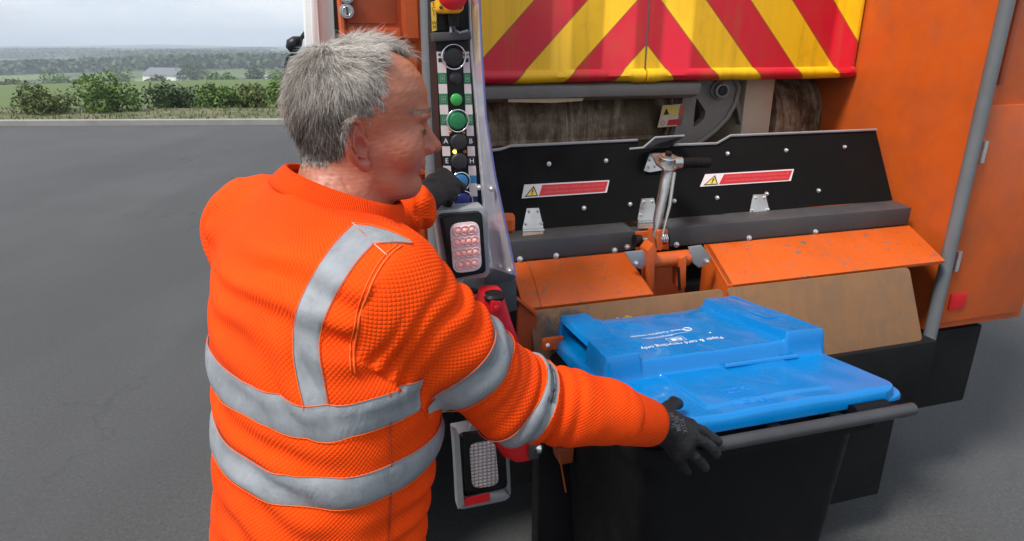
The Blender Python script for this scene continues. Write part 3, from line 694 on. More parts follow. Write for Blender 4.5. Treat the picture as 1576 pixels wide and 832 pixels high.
# stickers on drum end
YS = YD-.20; ds = S('hazard_sticker', [(1020, 162), (1055, 159), (1049, 193), (1012, 196)], YS, .001, M['cream'])
S('sticker_panel', [(1021.5, 163.5), (1033, 162.5), (1031, 178), (1019, 179)], YS-.0008, .0006, M['yel_st'], ds)
S('sticker_panel', [(1035, 162.3), (1042, 161.7), (1040, 177.5), (1033, 178)], YS-.0008, .0006, M['yel_st'], ds)
S('sticker_panel', [(1047, 161.5), (1053, 161), (1050, 177), (1044, 177.5)], YS-.0008, .0006, M['orange'], ds)
S('sticker_symbol', [(1026, 166), (1030, 176), (1021, 176.5)], YS-.0015, .0005, M['blk_st'], ds)
S('sticker_panel', [(1029, 184), (1049, 182.5), (1046.5, 191.5), (1026, 193)], YS-.0008, .0006, M['red_st'], ds)
torus('sticker_symbol', TL(1020, 189, YS-.0008), (0, 1, 0), .0075, .0009, M['red_st'], ds, 20, 5)

# --- black flap
fz1, fz0 = TL(900, 215, 1.94).z, TL(900, 350, 1.80).z; fk = .14/(fz1-fz0)
def PF(u, v, off=0):       # point on the sloping flap
    r = to_l(ray(u, v)); k = (1.94-(fz1-CH)*fk-off)/(r.y-r.z*fk); return Vector((r.x*k, r.y*k, CH+r.z*k))
def PZ(x, z, off=0): return Vector((x, 1.94-off+(z-fz1)*fk, z))
def PP(q, off):
    if q == 'TR': return PZ(1.96, PF(1125, 209, off).z, off)
    if q == 'BR': return PZ(1.96, PF(760, 357, off).z, off)
    return PF(q[0], q[1], off)
def SF(name, uv, off, th, m, parent=T, bevel=0): return slab(name, [PP(q, off) for q in uv], (0, th, 0), m, parent, bevel)
def fbolt(u, v, off, r=.0048, parent=T, name='bolt', h=.006):
    return lathe(name, PF(u, v, off), (0, -1, .15), [(-.004, r*1.5), (.001, r*1.5), (.0012, r), (h, r), (h+.002, r*.6)], M['zinc'], parent, 10)
uR = 1540
SF('rubber_flap', [(748, 233), (770, 230), (786, 225), (982, 216), (984, 229), (1004, 226), (1030, 222), (1105, 223), (1125, 209), 'TR', 'BR', (760, 357)], 0, .012, M['bflap'])
tube('flap_edge', [PF(u, v, .004) for u, v in [(750, 232), (770, 229.5), (786, 224.5), (880, 220), (981, 215.5)]], .0045, M['lgrey'], T, 6)
tube('flap_edge', [PP(q, .004) for q in [(1036, 223), (1103, 220.5), (1124, 208.5), 'TR']], .0045, M['lgrey'], T, 6)
slab('flap_tab', [TL(969, 229, 1.86), TL(990, 227, 1.86), TL(1008, 211.5, 1.86), TL(1053, 208.5, 1.86), TL(1049, 213, 1.90), TL(1037, 221, 1.92), TL(1030, 226, 1.92), TL(984, 231, 1.90)], (0, .008, -.004), M['dgrey'], T)
tube('flap_tab_edge', [TL(u, v, 1.858) for u, v in [(969, 229), (990, 227), (1008, 211.5), (1053, 208.5)]], .0035, M['lgrey'], T, 6)
for (u, v) in [(845, 252), (933, 247), (899, 320), (970, 314), (1038, 309), (1104, 304), (1120, 236), (1210, 231), (1180, 298), (1260, 293), (1300, 226)]: fbolt(u, v, .002)
for k, (uv, lines, tu) in enumerate([([(807, 284), (938, 277), (934, 296), (803, 305)], ('DANGER! Never climb or clean the bin lift', 'system when the automatic mode is active'), 0),
                      ([(1086, 268), (1222, 260), (1217, 278), (1078, 287)], ('DANGER! It is strictly forbidden for all', 'members of the public to enter this area'), 1)]):
    st_ = SF('warning_sticker', uv, .004, .0025, M['white_st'])
    a, b_, c_, d_ = [Vector(p) for p in uv]
    def W(fu, fv): q = a.lerp(b_, fu).lerp(d_.lerp(c_, fu), fv); return (q.x, q.y)
    SF('sticker_panel', [W(.215, .09), W(.985, .09), W(.975, .90), W(.20, .90)], .0052, .001, M['red_st'], st_)
    SF('warning_triangle', [W(.115, .12), W(.19, .90), W(.03, .90)], .0052, .001, M['blk_st'], st_)
    SF('triangle_fill', [W(.115, .27), W(.172, .83), W(.052, .83)], .0064, .001, M['yel_st'], st_)
    SF('exclamation_mark', [W(.106, .40), W(.124, .40), W(.118, .64), W(.109, .64)], .0076, .001, M['blk_st'], st_)
    SF('exclamation_mark', [W(.108, .69), W(.119, .69), W(.119, .77), W(.108, .77)], .0076, .001, M['blk_st'], st_)
    for fv, tx in zip((.34, .66), lines):
        p = W(.60, fv); q1 = W(.25, fv); q2 = W(.95, fv); P1 = PF(*q1, .0064); P2 = PF(*q2, .0064)
        text_on('lettering', tx, .0115, (P1+P2)/2, P2-P1, (0, fk, 1), M['pink_st'], st_, width=(P2-P1).length*(1 if fv < .5 else .98))
def hinge(u, v, w, h):
    pl = SF('hinge', [(u-w*.3, v-h*.55), (u+w*.25, v-h*.57), (u+w*.45, v+h*.28), (u+w*.45, v+h*.42), (u-w*.48, v+h*.45), (u-w*.48, v+h*.3)], .008, .005, M['steel'], T, .0015)
    for (a, b_) in ((-.2, -.42), (.2, -.44), (-.35, .15), (.35, .12)): fbolt(u+w*a, v+h*b_, .0085, .0038, parent=pl, name='hinge_bolt', h=.004)
    tube('hinge_pin', [PF(u-w*.5, v+h*.48, .035), PF(u+w*.47, v+h*.44, .035)], .0055, M['steel'], pl, 10)
    slab('hinge_leaf', [PF(u-w*.48, v+h*.5, .036), PF(u+w*.45, v+h*.46, .036), PF(u+w*.45, v+h*.7, .05), PF(u-w*.48, v+h*.74, .05)], (0, .003, -.003), M['steel'], pl)
hinge(821, 339, 34, 34); hinge(998, 325, 34, 36); hinge(1170, 318, 34, 34)

# --- dark beam
YB0, YB1 = 1.80, 1.72
def zl(u, v, Y): return zat(u, v, Y)
z_a = zl(850, 350, YB0); z_b = zl(850, 366, YB1); z_c = zl(850, 397, YB1)
for (ua_, ub_) in ((778, 976), (1030, uR)):
    X0, X1 = TL(ua_, 380, YB1).x, (1.96 if ub_ == uR else TL(ub_, 380, YB1).x)
    xrun('hopper_beam', [(YB0, z_a), (YB1, z_b), (YB1, z_c), (YB0+.02, z_c)], X0, X1, M['dgrey'], T, .005)
xrun('beam_core', [(YB0+.02, z_a-.02), (YB1+.03, z_b-.02), (YB1+.03, z_c+.0), (YB0+.04, z_c)], TL(776, 380, YB1).x, 1.955, M['dgrey'], T)
def on_beam(u, t=.9):
    x = TL(u, 385, YB1).x; return Vector((x, YB1, lerp(z_b, z_c, t)))
for u in (800, 856, 946, 1040, 1150, 1250):
    lathe('bolt', on_beam(u), (0, -1, .15), [(-.003, .009), (.002, .009), (.0022, .0065), (.008, .0065), (.010, .004)], M['zinc'], T, 12)
lathe('hex_nut', TL(779, 343, 1.55), (1, -.35, 0), [(-.03, .027), (.016, .027), (.022, .02)], M['orange_worn'], T, 6)
tube('nut_shaft', [TL(779, 343, 1.55)-Vector((.07, -.02, 0)), TL(779, 343, 1.55)], .017, M['dorange'], T, 14)

# --- orange lid plates, centre mechanism
YO0, YO1 = 1.715, 1.53
def plate_top(uv4, name='hopper_lid', m='orange_worn'):
    return slab(name, [TL(u, v, Y) for u, v, Y in uv4], (0, .003, -.012), M[m], T, .003)
h0, h1 = zl(880, 395, YO0), zl(900, 464, YO1)
def OP(u, v, top):   # point on edge line by x only
    Y = YO0 if top else YO1; x = TL(u, v, Y).x; return (x, Y, h0 if top else h1)
slab('hopper_lid', [OP(786, 402, 1), OP(962, 388, 1), OP(1006, 450, 0), OP(806, 472, 0)], (0, .003, -.012), M['orange_worn'], T, .003)
slab('hopper_lid', [OP(1083, 378, 1), (1.96, YO0, h0), (1.93, YO1, h1), OP(1120, 440, 0)], (0, .003, -.012), M['orange_worn'], T, .003)
a_, b__ = Vector(OP(811, 400, 1)), Vector(OP(833, 468, 0)); tube('lid_weld', [a_+Vector((0, -.003, .001)), a_.lerp(b__, .5)+Vector((.004, 0, .001)), b__+Vector((0, 0, .001))], .0012, M['dorange'], T, 6)
slab('lid_flange', [OP(1006, 450, 0), OP(962, 388, 1), Vector(OP(962, 388, 1))-Vector((0, 0, .16)), Vector(OP(1006, 450, 0))-Vector((0, 0, .16))], (-.004, 0, 0), M['dorange'], T)
slab('lid_flange', [OP(1120, 440, 0), OP(1083, 378, 1), Vector(OP(1083, 378, 1))-Vector((0, 0, .16)), Vector(OP(1120, 440, 0))-Vector((0, 0, .16))], (.02, 0, 0), M['orange'], T, .002)
# back plate of the lever
S('lever_backplate', [(979, 357), (1028, 353), (1030, 384), (980, 386)], 1.715, .012, M['orange'], bevel=.003)
tube('torque_tube', [TL(999, 402, 1.62), TL(1058, 396, 1.62)], .024, M['orange'], T, 24)
S('tube_bracket', [(997, 386), (1006, 374), (1012, 384), (1006, 404), (1008, 446), (1000, 448), (998, 410)], 1.585, .05, M['orange'], bevel=.003)
S('tube_bracket', [(1047, 398), (1058, 392), (1056, 412), (1056, 442), (1048, 444)], 1.585, .05, M['orange'], bevel=.003)
S('inner_plate', [(1000, 415), (1054, 409), (1054, 470), (1000, 470)], 1.69, .01, M['dorange'])
S('lower_well', [(960, 385), (1120, 375), (1125, 480), (1000, 480)], 1.79, .01, M['black'])
tube('release_pin', [TL(1044, 411, 1.57), TL(1046, 446, 1.57)], .0045, M['blackpl'], T, 10)
for uv in ([(962, 388), (990, 385), (1001, 402), (996, 408), (985, 414), (974, 408)], [(1060, 380), (1080, 377), (1095, 396), (1084, 409), (1076, 412), (1066, 404)]):
    g = S('clip_plate', uv, 1.60, .006, M['steel' if 0 else 'lgrey'], bevel=.002)
bolt(979, 405, 1.598, .005); bolt(1088, 402, 1.598, .005); bolt(966, 380, 1.70, .006); 
# lever
piv = TL(1007, 366, 1.655); top = TL(1030, 250, 1.70)
lv = tube('lever_rod', [piv, piv.lerp(top, .12), piv.lerp(top, .25), top], [.008, .0085, .0145, .0175], M['steel'], T, 18)
tube('lever_bar', [piv+Vector((.012, -.02, .0)), piv.lerp(top, .45)+Vector((.02, -.016, 0)), top.lerp(piv, .12)+Vector((.014, -.014, 0))], [.003, .005, .006], M['steel'], lv, 8)
tube('pivot_shaft', [TL(985, 370, 1.66), TL(1022, 367, 1.66)], .009, M['steel'], T, 14)
for k in range(5): torus('spring_coil', TL(1013.5+k*2.6, 367.5-k*.2, 1.66), (1, 0, 0), .0155, .0022, M['chrome'], T, 20, 6)
tube('shaft_knob', [TL(976, 370.5, 1.66), TL(986, 370, 1.66)], [.019, .017], M['blackpl'], T, 16)
S('fork_plate', [(1000, 352), (1004, 350), (1010, 378), (1004, 392), (998, 388)], 1.625, .012, M['orange'], bevel=.002)
S('fork_plate', [(1012, 356), (1016, 354), (1021, 380), (1017, 386), (1010, 384)], 1.628, .012, M['orange'], bevel=.002)
hb = SF('lever_bracket', [(1000, 236), (1016, 234), (1019, 262), (1000, 265), (991, 263)], .012, .01, M['steel'], T, .002)
for (u, v) in ((1000, 246), (998, 257), (1008, 256)): fbolt(u, v, .0125, .0035, parent=hb, name='bracket_bolt', h=.004)
ct = TL(1027, 245, 1.70)
slab('lever_plate', [TL(1003, 236, 1.80), TL(1030, 234, 1.80), TL(1050, 243, 1.74), TL(1049, 252, 1.69), TL(1034, 261, 1.66), TL(1022, 259, 1.66), TL(1010, 250, 1.70)], (0, 0, -.008), M['steel'], lv, .002)
lathe('lever_hub', ct, (0, -.25, 1), [(-.012, .024), (.006, .024), (.008, .020), (.012, .019), (.013, .011)], M['steel'], lv, 28)
lathe('hub_nut', ct+Vector((0, -.003, .012)), (0, -.25, 1), [(0, .0105), (.010, .0105), (.012, .007)], M['blackpl'], lv, 6)
bm = bmesh.new(); g0, g1 = TL(1046, 250, 1.69), TL(1095, 250, 1.66); d_ = g1-g0; pts = []; rr = []
for k in range(33): pts.append(g0+d_*(k/32)); rr.append(.0135+.0022*(k % 2) if k < 31 else .010)
add_tube(bm, pts, rr, 16); bm_obj('lever_grip', bm, M['black'], lv, angle=60)
tube('grip_socket', [TL(1036, 250, 1.69), TL(1048, 250, 1.69)], [.016, .017], M['steel'], lv, 16)

# --- brown guard plates
m = newmat('worn_guard', rough=.6); b = NB(m); s = b.n('SeparateXYZ'); b.l(b.obj(), s.inputs[0])
c = b.mix(b.noise(5, 6), (.225, .108, .040), (.165, .078, .030))
scr = b.ramp(b.noise(16, 9, b.map(scale=(1, 1, .45)), rough=.8, dist=.7), [(.46, 0.), (.56, 1.)])
xw = TL(868, 490, 1.52).x; msk = b.ramp(b.math('ABSOLUTE', b.math('SUBTRACT', s.outputs[0], xw)), [(.03, 1.), (.13, 0.)])
c = b.mix(b.math('MULTIPLY', scr, b.math('ADD', b.math('MULTIPLY', msk, .95), .22)), c, (.055, .05, .047)); b.col(c)
b.bump(b.noise(9, 5), .15, .01); M['guard'] = m
YG = 1.515
def G(u, v): p = TL(u, v, YG); return p
zg1 = h1-.004
def brown(u0, v0, u1, v1, zbot, ins=.0):
    x0, x1 = TL(u0, v0, YG).x, TL(u1, v1, YG).x
    return slab('guard_plate', ngon_round([(x0, YG, zg1), (x1, YG, zg1), (x1, YG-.10, zbot), (x0, YG-.10, zbot)], .06, 3)[::1], (0, .008, .0), M['guard'], T, .0015)
brown(815, 472, 1113, 443, .80); brown(1120, 442, 1400, 410, .80)
S('end_plate', [(797, 478), (800, 468), (826, 480), (826, 556), (797, 545)], YG-.02, .012, M['dorange'])
S('end_plate_edge', [(797, 462), (801, 462), (827, 481), (826, 486)], YG-.035, .03, M['orange_worn'])
for (uv, bu, bv) in (([(835, 524), (841, 522), (868, 518), (868, 536), (838, 540), (835, 538)], 843, 531), ([(1151, 492), (1156, 489), (1182, 484), (1184, 500), (1153, 502)], 1159, 495)):
    st_ = S('lift_strap', uv, 1.385, .012, M['orange_worn'], bevel=.002)
    lathe('strap_bolt', TL(bu, bv, 1.383), (0, -1, 0), [(0, .0055), (.002, .0055), (.004, .003)], M['wht_print'], st_, 12)
x0_, x1_ = TL(826, 540, 1.40).x, TL(1440, 540, 1.40).x
box('lift_crossbar', x0_, x1_, 1.40, 1.50, .66, .80, M['black'], T, .008)
box('lifter_frame', x0_+.03, x1_-.03, 1.46, 1.52, .18, .80, M['black'], T, .01)
tube('lifter_rod', [TL(860, 696, 1.30), TL(871, 757, 1.30)], .0022, M['orange'], T, 6)
S('lifter_arm', [(858, 690), (884, 690), (882, 712), (862, 716)], 1.33, .05, M['dorange'], bevel=.004)
S('lifter_arm', [(990, 690), (1000, 690), (1004, 900), (994, 900)], 1.36, .03, M['dorange'])
rl = box('locker_body', 2.0, XR, 1.60, 2.9, zb, 2.69, M['orange'], T, .01)
box('lower_door', 2.03, XR-.03, 1.586, 1.5995, zb+.03, 1.5, M['orange'], T, .006)
for z in (.95, 1.32):
    lathe('door_hinge', (2.045, 1.578, z), (0, 0, 1), [(0, .009), (.07, .009)], M['zinc'], T, 12)
hd = box('door_latch', XR-.11, XR-.06, 1.576, 1.5855, 1.12, 1.22, M['blackpl'], T, .003)
lathe('latch_lock', (XR-.085, 1.576, 1.14), (0, -1, 0), [(0, .009), (.003, .008)], M['chrome'], hd, 16)
box('side_marker', 2.06, 2.13, 1.580, 1.5855, .80, .86, M['red'], T, .003)
for z in (1.62, 1.9, 2.2): bolt_ = lathe('bolt', (2.03, 1.5995, z), (0, -1, 0), [(-.003, .009), (.002, .009), (.008, .006)], M['zinc'], T, 10)
box('reinforcing_strip', 2.06, 2.075, 1.590, 1.5995, 1.56, 2.6, M['dorange'], T, .002)
tube('corner_post', [(1.975, 1.56, 2.6), (1.975, 1.56, .7)], .0205, M['grey'], T, 20)
# underside, chassis, wheels, bumper
box('chassis', XL+.15, XR-.15, 1.9, 6.5, .62, .98, M['black'], T, .02)
box('rear_underguard', x0_-.1, XR-.15, 1.62, 1.70, .38, .70, M['black'], T, .01)
box('shade_flap', XL+.05, XR-.05, 2.62, 2.64, .10, .9, M['black'], T)  # added black sheet, keeps the ground under the truck dark
box('shade_skirt', XL+.03, XL+.06, 1.66, 6.3, .10, .95, M['dgrey'], T, .004)  # added panel that blocks sun and sky from under the truck
box('shade_skirt', XR-.06, XR-.03, 1.95, 6.3, .16, .95, M['dgrey'], T, .004)  # added on this side too, to shade the space below
box('rear_crossmember', XL+.06, XR-.15, 1.72, 1.9, .66, .95, M['black'], T, .01)
for xw_ in (XL+.38, XR-.38):
    for yw_ in (3.35, 7.2):
        w = lathe('wheel', (xw_-.15, yw_, .5), (1, 0, 0), [(0, .3), (0, .46), (.03, .5), (.27, .5), (.3, .46), (.3, .3)], M['black'], T, 40)
        lathe('wheel_rim', (xw_-.16, yw_, .5), (1, 0, 0), [(0, .28), (.32, .28)], M['lgrey'], w, 30)
box('body_side', XL+.02, XL+.06, 2.3, 6.4, .95, 2.7, M['white'], T)
box('body_side', XR-.06, XR-.02, 1.6, 6.4, .95, 2.7, M['white'], T)
box('truck_cab', XL+.02, XR-.02, 6.8, 8.6, .6, 3.0, M['white'], T, .1)
# mirrors of the cab, seen past the side
p = TL(452, 66, 6.9); bm = bmesh.new()
q0, q1 = TL(443, 76, 6.9), TL(464, 58, 6.9); add_tube(bm, [q0, q0.lerp(q1, .3), q0.lerp(q1, .7), q1], [.03, .07, .06, .02], 12); mr = bm_obj('cab_mirror', bm, M['blackpl'], T, angle=50)
tube('mirror_arm', [TL(461, 62, 6.9), TL(470, 50, 6.9)], .02, M['blackpl'], mr, 8)
mf = tube('mirror_frame', [TL(u, v, 6.9) for u, v in [(470, 84), (449, 84), (443, 87), (440, 96), (438, 118), (438, 145)]], .014, M['blackpl'], T, 8)
S('lower_mirror', [(437, 108), (446, 106), (446, 135), (438, 137)], 6.9, .08, M['blackpl'], mf, .02)

# loose bits
o = slab('cardboard_strip', [to_w(TL(u, v, Y)) for u, v, Y in [(781, 143, 2.14), (880, 143, 2.14), (899, 150, 2.14), (896, 155, 2.135), (850, 158, 2.13), (782, 157, 2.13)]], (0, .003, 0), painted('cardboard', (.34, .25, .17), .8, .2, (.3, .2, .1), scale=20))
tag(o, 'pale torn strip of cardboard caught under the chevron tailgate', 'cardboard')
gy = YG-.032
for (uv, mt, nm, lab) in (([(952, 491), (962, 488), (963, 485), (973, 487), (974, 492), (964, 494), (960, 497), (957, 494)], M['yel_st'], 'paper_scrap', 'small yellow paper scrap stuck on the brown guard plate above the blue lid'),
                      ([(951, 488), (955, 490), (955, 498), (952, 496)], M['wht_print'], 'paper_scrap', 'tiny white paper scrap on the brown guard plate left of the yellow scrap')):
    dx = 0 if mt is M['yel_st'] else 0
    z = (zg1-TL(960, 491, gy).z)/(zg1-.80)*.10
    yy = YG-z-.006
    o = slab(nm, [to_w(TL(u-(0 if mt is M['yel_st'] else 2), v, yy)) for u, v in uv], (0, .001, 0), mt); tag(o, lab, 'paper scrap', 'paper scraps on the guard plate')
# ================================================================== BIN
BY = R(16); cb, sb_ = math.cos(BY), math.sin(BY)
A0 = Vector((.2266, .992, 0)); BC = A0+Vector((cb, sb_, 0))*.30+Vector((-sb_, cb, 0))*.28
BIN = empty('wheelie_bin', BC, BY)
tag(BIN, 'black wheeled bin with a glossy blue lid for paper and card, docked behind the truck', 'bin')
def BL(u, v, z):
    r = ray(u, v); k = (z-CH)/r.z; p = Vector((0, 0, CH))+r*k-BC; return (p.x*cb+p.y*sb_, -p.x*sb_+p.y*cb)
def sst(a, b_, x): t = np.clip((x-a)/(b_-a), 0, 1); return t*t*(3-2*t)
HW = .30
def half(t):
    c_ = np.clip((-.245-t)/.035, 0, 1); return HW-.03*(t+.28)/.56-.035*(1-np.sqrt(np.maximum(1-c_*c_, 0)))
def lid_h(s, t):
    hw = half(t); base = 1.037-(t+.28)*.12; q = s/hw
    st = sst(-.078, -.058, t); h = base+.038*st
    rid = np.maximum(sst(-.645, -.68, q), sst(.565, .60, q)); h += rid*st*.019*sst(.30, .26, t)
    h += .004*sst(.55, .53, np.abs(q))*sst(-.245, -.235, t)*(1-st)*sst(.0, .02, .52-np.abs(q)+.25*(t+.1))
    h -= .007*sst(.50, .49, np.abs(q))*st*sst(-.03, -.02, t)*sst(.25, .24, t)*0
    # slight sag and waviness of the moulded sheet
    h += .0012*np.sin(s*21+1)*np.sin(t*17)+.0007*np.sin(s*47+t*31)
    h -= st*.010*sst(.20, .28, t)*sst(.60, .5, np.abs(q))
    e = np.minimum(hw-np.abs(s), np.minimum(t+.28, .28-t)); e = np.maximum(e, 0)
    h -= .010*(1-np.clip(e/.012, 0, 1))**2
    edge = st*np.maximum(sst(.93, .965, np.abs(q)), 0)
    h -= edge*(.038+.019*rid)
    h -= (1-st)*.018*sst(.90, .94, np.abs(q))
    far = sst(.255, .272, t); h -= far*st*.03
    # pocket below the left grip
    pk = sst(-.72, -.74, q)*sst(.05, .055, t)*sst(.245, .24, t); h -= pk*.055*(1-edge)
    nl = sst(.02, .03, s)*0
    return h
ns, ntt = 300, 260; sg = np.linspace(-1, 1, ns); tg = np.linspace(-.28, .28, ntt); Vx = []; 
T_, S_ = np.meshgrid(tg, sg, indexing='ij'); Sx = S_*half(T_); H = lid_h(Sx, T_)
v = np.stack([Sx, T_, H], -1).reshape(-1, 3); idx = np.arange(ns*ntt).reshape(ntt, ns)
f = np.stack([idx[:-1, :-1], idx[:-1, 1:], idx[1:, 1:], idx[1:, :-1]], -1).reshape(-1, 4)
# skirt
bd = np.concatenate([idx[0, :], idx[1:, -1], idx[-1, -2::-1], idx[-2:0:-1, 0]]); sk = v[bd].copy(); sk[:, 2] = 1.037-(sk[:, 1]+.28)*.12-.034; o_ = len(v); v = np.concatenate([v, sk])
sk2 = sk.copy(); sk2[:, :2] *= .97; v = np.concatenate([v, sk2]); nb_ = len(bd); j = (np.arange(nb_)+1) % nb_; ii = np.arange(nb_)
f = np.concatenate([f, np.stack([bd, o_+ii, o_+j, bd[j]], 1), np.stack([o_+ii, o_+nb_+ii, o_+nb_+j, o_+j], 1)])
m = newmat('blue_lid', (.0, .2, .6), .25, Coat_Weight=.35, Coat_Roughness=.07, Specular_IOR_Level=.3); b = NB(m)
c = b.mix(b.noise(4, 5), (.0, .18, .49), (.0, .14, .41)); sc = b.ramp(b.noise(70, 9, b.map(scale=(.25, 1.4, 1), rot=(0, 0, .5)), rough=.85), [(.70, 0.), (.74, .35)]); b.col(b.mix(sc, c, (.12, .36, .62)))
b.rough(b.ramp(b.noise(11, 7, rough=.7), [(.3, .2), (.75, .38)])); b.bump(b.noise(13, 3), .12, .01)
lid = mesh_obj('lid', np_mesh('lid', v, f), m, BIN); lid.data.set_sharp_from_angle(angle=R(42)); M['blue'] = m
def lp(s, t, dz=0): return Vector((s, t, float(lid_h(np.array([s]), np.array([t]))[0])+dz))
# grip bridging the pocket
for sgn in (-1, 1):
    P = []; 
    for t in np.linspace(.045, .245, 9):
        hw = half(t); base = 1.037-(t+.28)*.12+.038+.019*float(sst(.30, .26, t)); P.append([(sgn*q*hw, t, base-dz) for q, dz in ((.70, -.0006), (.80, -.0006), (.89, .0015), (.93, .005), (.950, .011), (.945, .014), (.92, .011), (.88, .007), (.70, .005))])
    bm = bmesh.new(); rg = [[bm.verts.new(p) for p in r_] for r_ in P]
    for a, b_ in zip(rg, rg[1:]): bridge(bm, a, b_)
    bm.faces.new(rg[0]); bm.faces.new(rg[-1][::-1]); bm_obj('lid_grip', bm, M['blue'], BIN, angle=50)
# lettering, upside down as seen from behind
def on_lid(name, body, size, u, v_, width, m=M['wht_print']):
    s, t = BL(u, v_, 1.03); me = text_mesh(body, size); w = max(q.co.x for q in me.vertices)-min(q.co.x for q in me.vertices)
    for q in me.vertices:
        ss = s-q.co.x*width/w; tt = t-q.co.y; q.co = lp(ss, tt, .0012)
    return mesh_obj(name, me, m, lid)
on_lid('lettering', 'Paper & card recycling only', .022, 1050, 534.5, .205)
on_lid('lettering', 'North Yorkshire recycles', .0150, 1011, 513.6, .135)
on_lid('lettering', 'www.northyorks.gov.uk/recycling', .0075, 1024, 518.6, .115)
on_lid('lettering', 'please keep lid closed', .0065, 1016, 521.2, .065)
s, t = BL(1058, 508, 1.03); torus('logo_ring', lp(s, t, .001), (0, .12, 1), .010, .0011, M['wht_print'], lid, 24, 4)
bm = bmesh.new()
def rect_lid(bm, s0, s1, t0, t1):
    n_ = 8
    for i in range(n_):
        a, b_ = lerp(s0, s1, i/n_), lerp(s0, s1, (i+1)/n_); bm.faces.new([bm.verts.new(lp(*p, .0012)) for p in ((a, t0), (b_, t0), (b_, t1), (a, t1))])
s, t = BL(1040, 526.2, 1.03)
for (a, b_, c_, d_) in [tuple(x_*.62 for x_ in q_) for q_ in ((-.034, .034, -.022, -.0205), (-.034, .034, .0205, .022), (-.034, -.0325, -.022, .022), (.0325, .034, -.022, .022), (-.02, .0, -.012, .004), (.004, .022, -.012, -.008), (.004, .022, -.003, .002), (.018, .022, -.012, .01), (-.02, .014, .008, .013))]: rect_lid(bm, s+a, s+b_, t+c_, t+d_)
bm_obj('box_symbol', bm, M['wht_print'], lid)
s, t = BL(1092, 516, 1.03); bm = bmesh.new(); bm.faces.new([bm.verts.new(lp(*p, .0012)) for p in ((s-.006, t-.004), (s+.004, t-.002), (s+.003, t+.004))]); bm_obj('arrow_symbol', bm, M['wht_print'], lid)
M['emb'] = newmat('blue_embossing', (.01, .22, .62), .22)
for (u, v_, w, h) in ((1134, 607, .055, .022), (1150, 626, .06, .02)):
    s, t = BL(u, v_, 1.02); bm = bmesh.new(); rr_ = random.Random(u)
    for i in range(16):
        a, c_ = rr_.uniform(-w/2, w/2), rr_.choice([-.6, -.2, .2, .6])*h*.6
        p = lp(s+a, t+c_, -.0005); add_slab(bm, [p+Vector(q) for q in ((-.003, -.0012, 0), (.003, -.0012, 0), (.003, .0012, 0), (-.003, .0012, 0))], (0, 0, .0012))
    for (a, b_, c_, d_) in ((-w*.6, w*.6, -h, -h+.001), (-w*.6, w*.6, h-.001, h), (-w*.6, -w*.6+.001, -h, h), (w*.6-.001, w*.6, -h, h)):
        add_slab(bm, [lp(s+a, t+c_, -.0005), lp(s+b_, t+c_, -.0005), lp(s+b_, t+d_, -.0005), lp(s+a, t+d_, -.0005)], (0, 0, .0012))
    bm_obj('embossed_mark', bm, M['emb'], lid)
s, t = BL(1077, 559, 1.05); tube('lid_rib', [lp(.0, -.083, .004), lp(.30*.62, -.083, .004)], .006, M['blue'], lid, 8)
# body
def ringrect(bm, hx, y0, y1, z, zs=0, n=6, rad=.05):
    pts = []
    for (cx, cy, a0) in ((hx-rad, y1-rad, 0), (-hx+rad, y1-rad, 90), (-hx+rad, y0+rad, 180), (hx-rad, y0+rad, 270)):
        for k in range(n+1): a = R(a0+90*k/n); x, y = cx+rad*math.cos(a), cy+rad*math.sin(a); pts.append(bm.verts.new((x, y, z-(y+.28)*zs)))
    return pts
mb = painted('bin_plastic', (.0022, .0022, .003), .5, .2, (.006, .0055, .005), scale=5); mb.node_tree.nodes['Principled BSDF'].inputs['Specular IOR Level'].default_value = .2; M['bin'] = mb
bm = bmesh.new(); rg = [ringrect(bm, .20, -.19, .22, .06), ringrect(bm, .225, -.215, .24, .45), ringrect(bm, .25, -.235, .26, .93, .06), ringrect(bm, .285, -.265, .275, .935, .08), ringrect(bm, .287, -.268, .276, .975, .10), ringrect(bm, .278, -.258, .268, .985, .10)]
for a, b_ in zip(rg, rg[1:]): bridge(bm, a, b_)
bm.faces.new(rg[0][::-1]); bm.faces.new(rg[-1]); bm_obj('bin_body', bm, mb, BIN, angle=40)
tube('handle_bar', [(-.172, -.318, 1.006), (.27, -.318, 1.006)], .0125, painted('handle_plastic', (.030, .031, .034), .35, .2, (.12, .12, .12), scale=9), BIN, 18)
for x in (-.155, -.02, .12, .25):
    slab('handle_bracket', [(x-.012, -.322, .992), (x-.012, -.24, .945), (x-.012, -.24, .99), (x-.012, -.31, 1.007)], (.024, 0, 0), mb, BIN, .003)
for x in (.19,): lathe('hinge_barrel', (x-.04, -.292, 1.002), (1, 0, 0), [(0, .016), (.08, .016)], mb, BIN, 16)
tube('axle', [(-.25, -.17, .1), (.25, -.17, .1)], .011, M['steel'], BIN)
for x in (-.265, .215): 
    w = lathe('wheel', (x, -.17, .1), (1, 0, 0), [(0, .07), (0, .094), (.008, .1), (.042, .1), (.05, .094), (.05, .07)], M['black'], BIN, 36); lathe('wheel_hub', (x-.004, -.17, .1), (1, 0, 0), [(0, .05), (.058, .05)], mb, w, 20)
# ================================================================== PERSON
PO = Vector((-.31, .86, 0))
0 and print('BAR', [depth(BC+Vector((cb, sb_, 0))*x+Vector((-sb_, cb, 0))*-.318+Vector((0, 0, 1.006))) for x in (-.172, 0)])
PER = empty('person', PO)
tag(PER, 'grey haired man in an orange hi-vis sweatshirt and black gloves reaching for the bin lid', 'person')
def plocal(o): o.parent = PER; o.matrix_parent_inverse = Matrix.Translation(-PO); return o
def sst(a, b_, x): t = np.clip((x-a)/(b_-a), 0, 1); return t*t*(3-2*t)
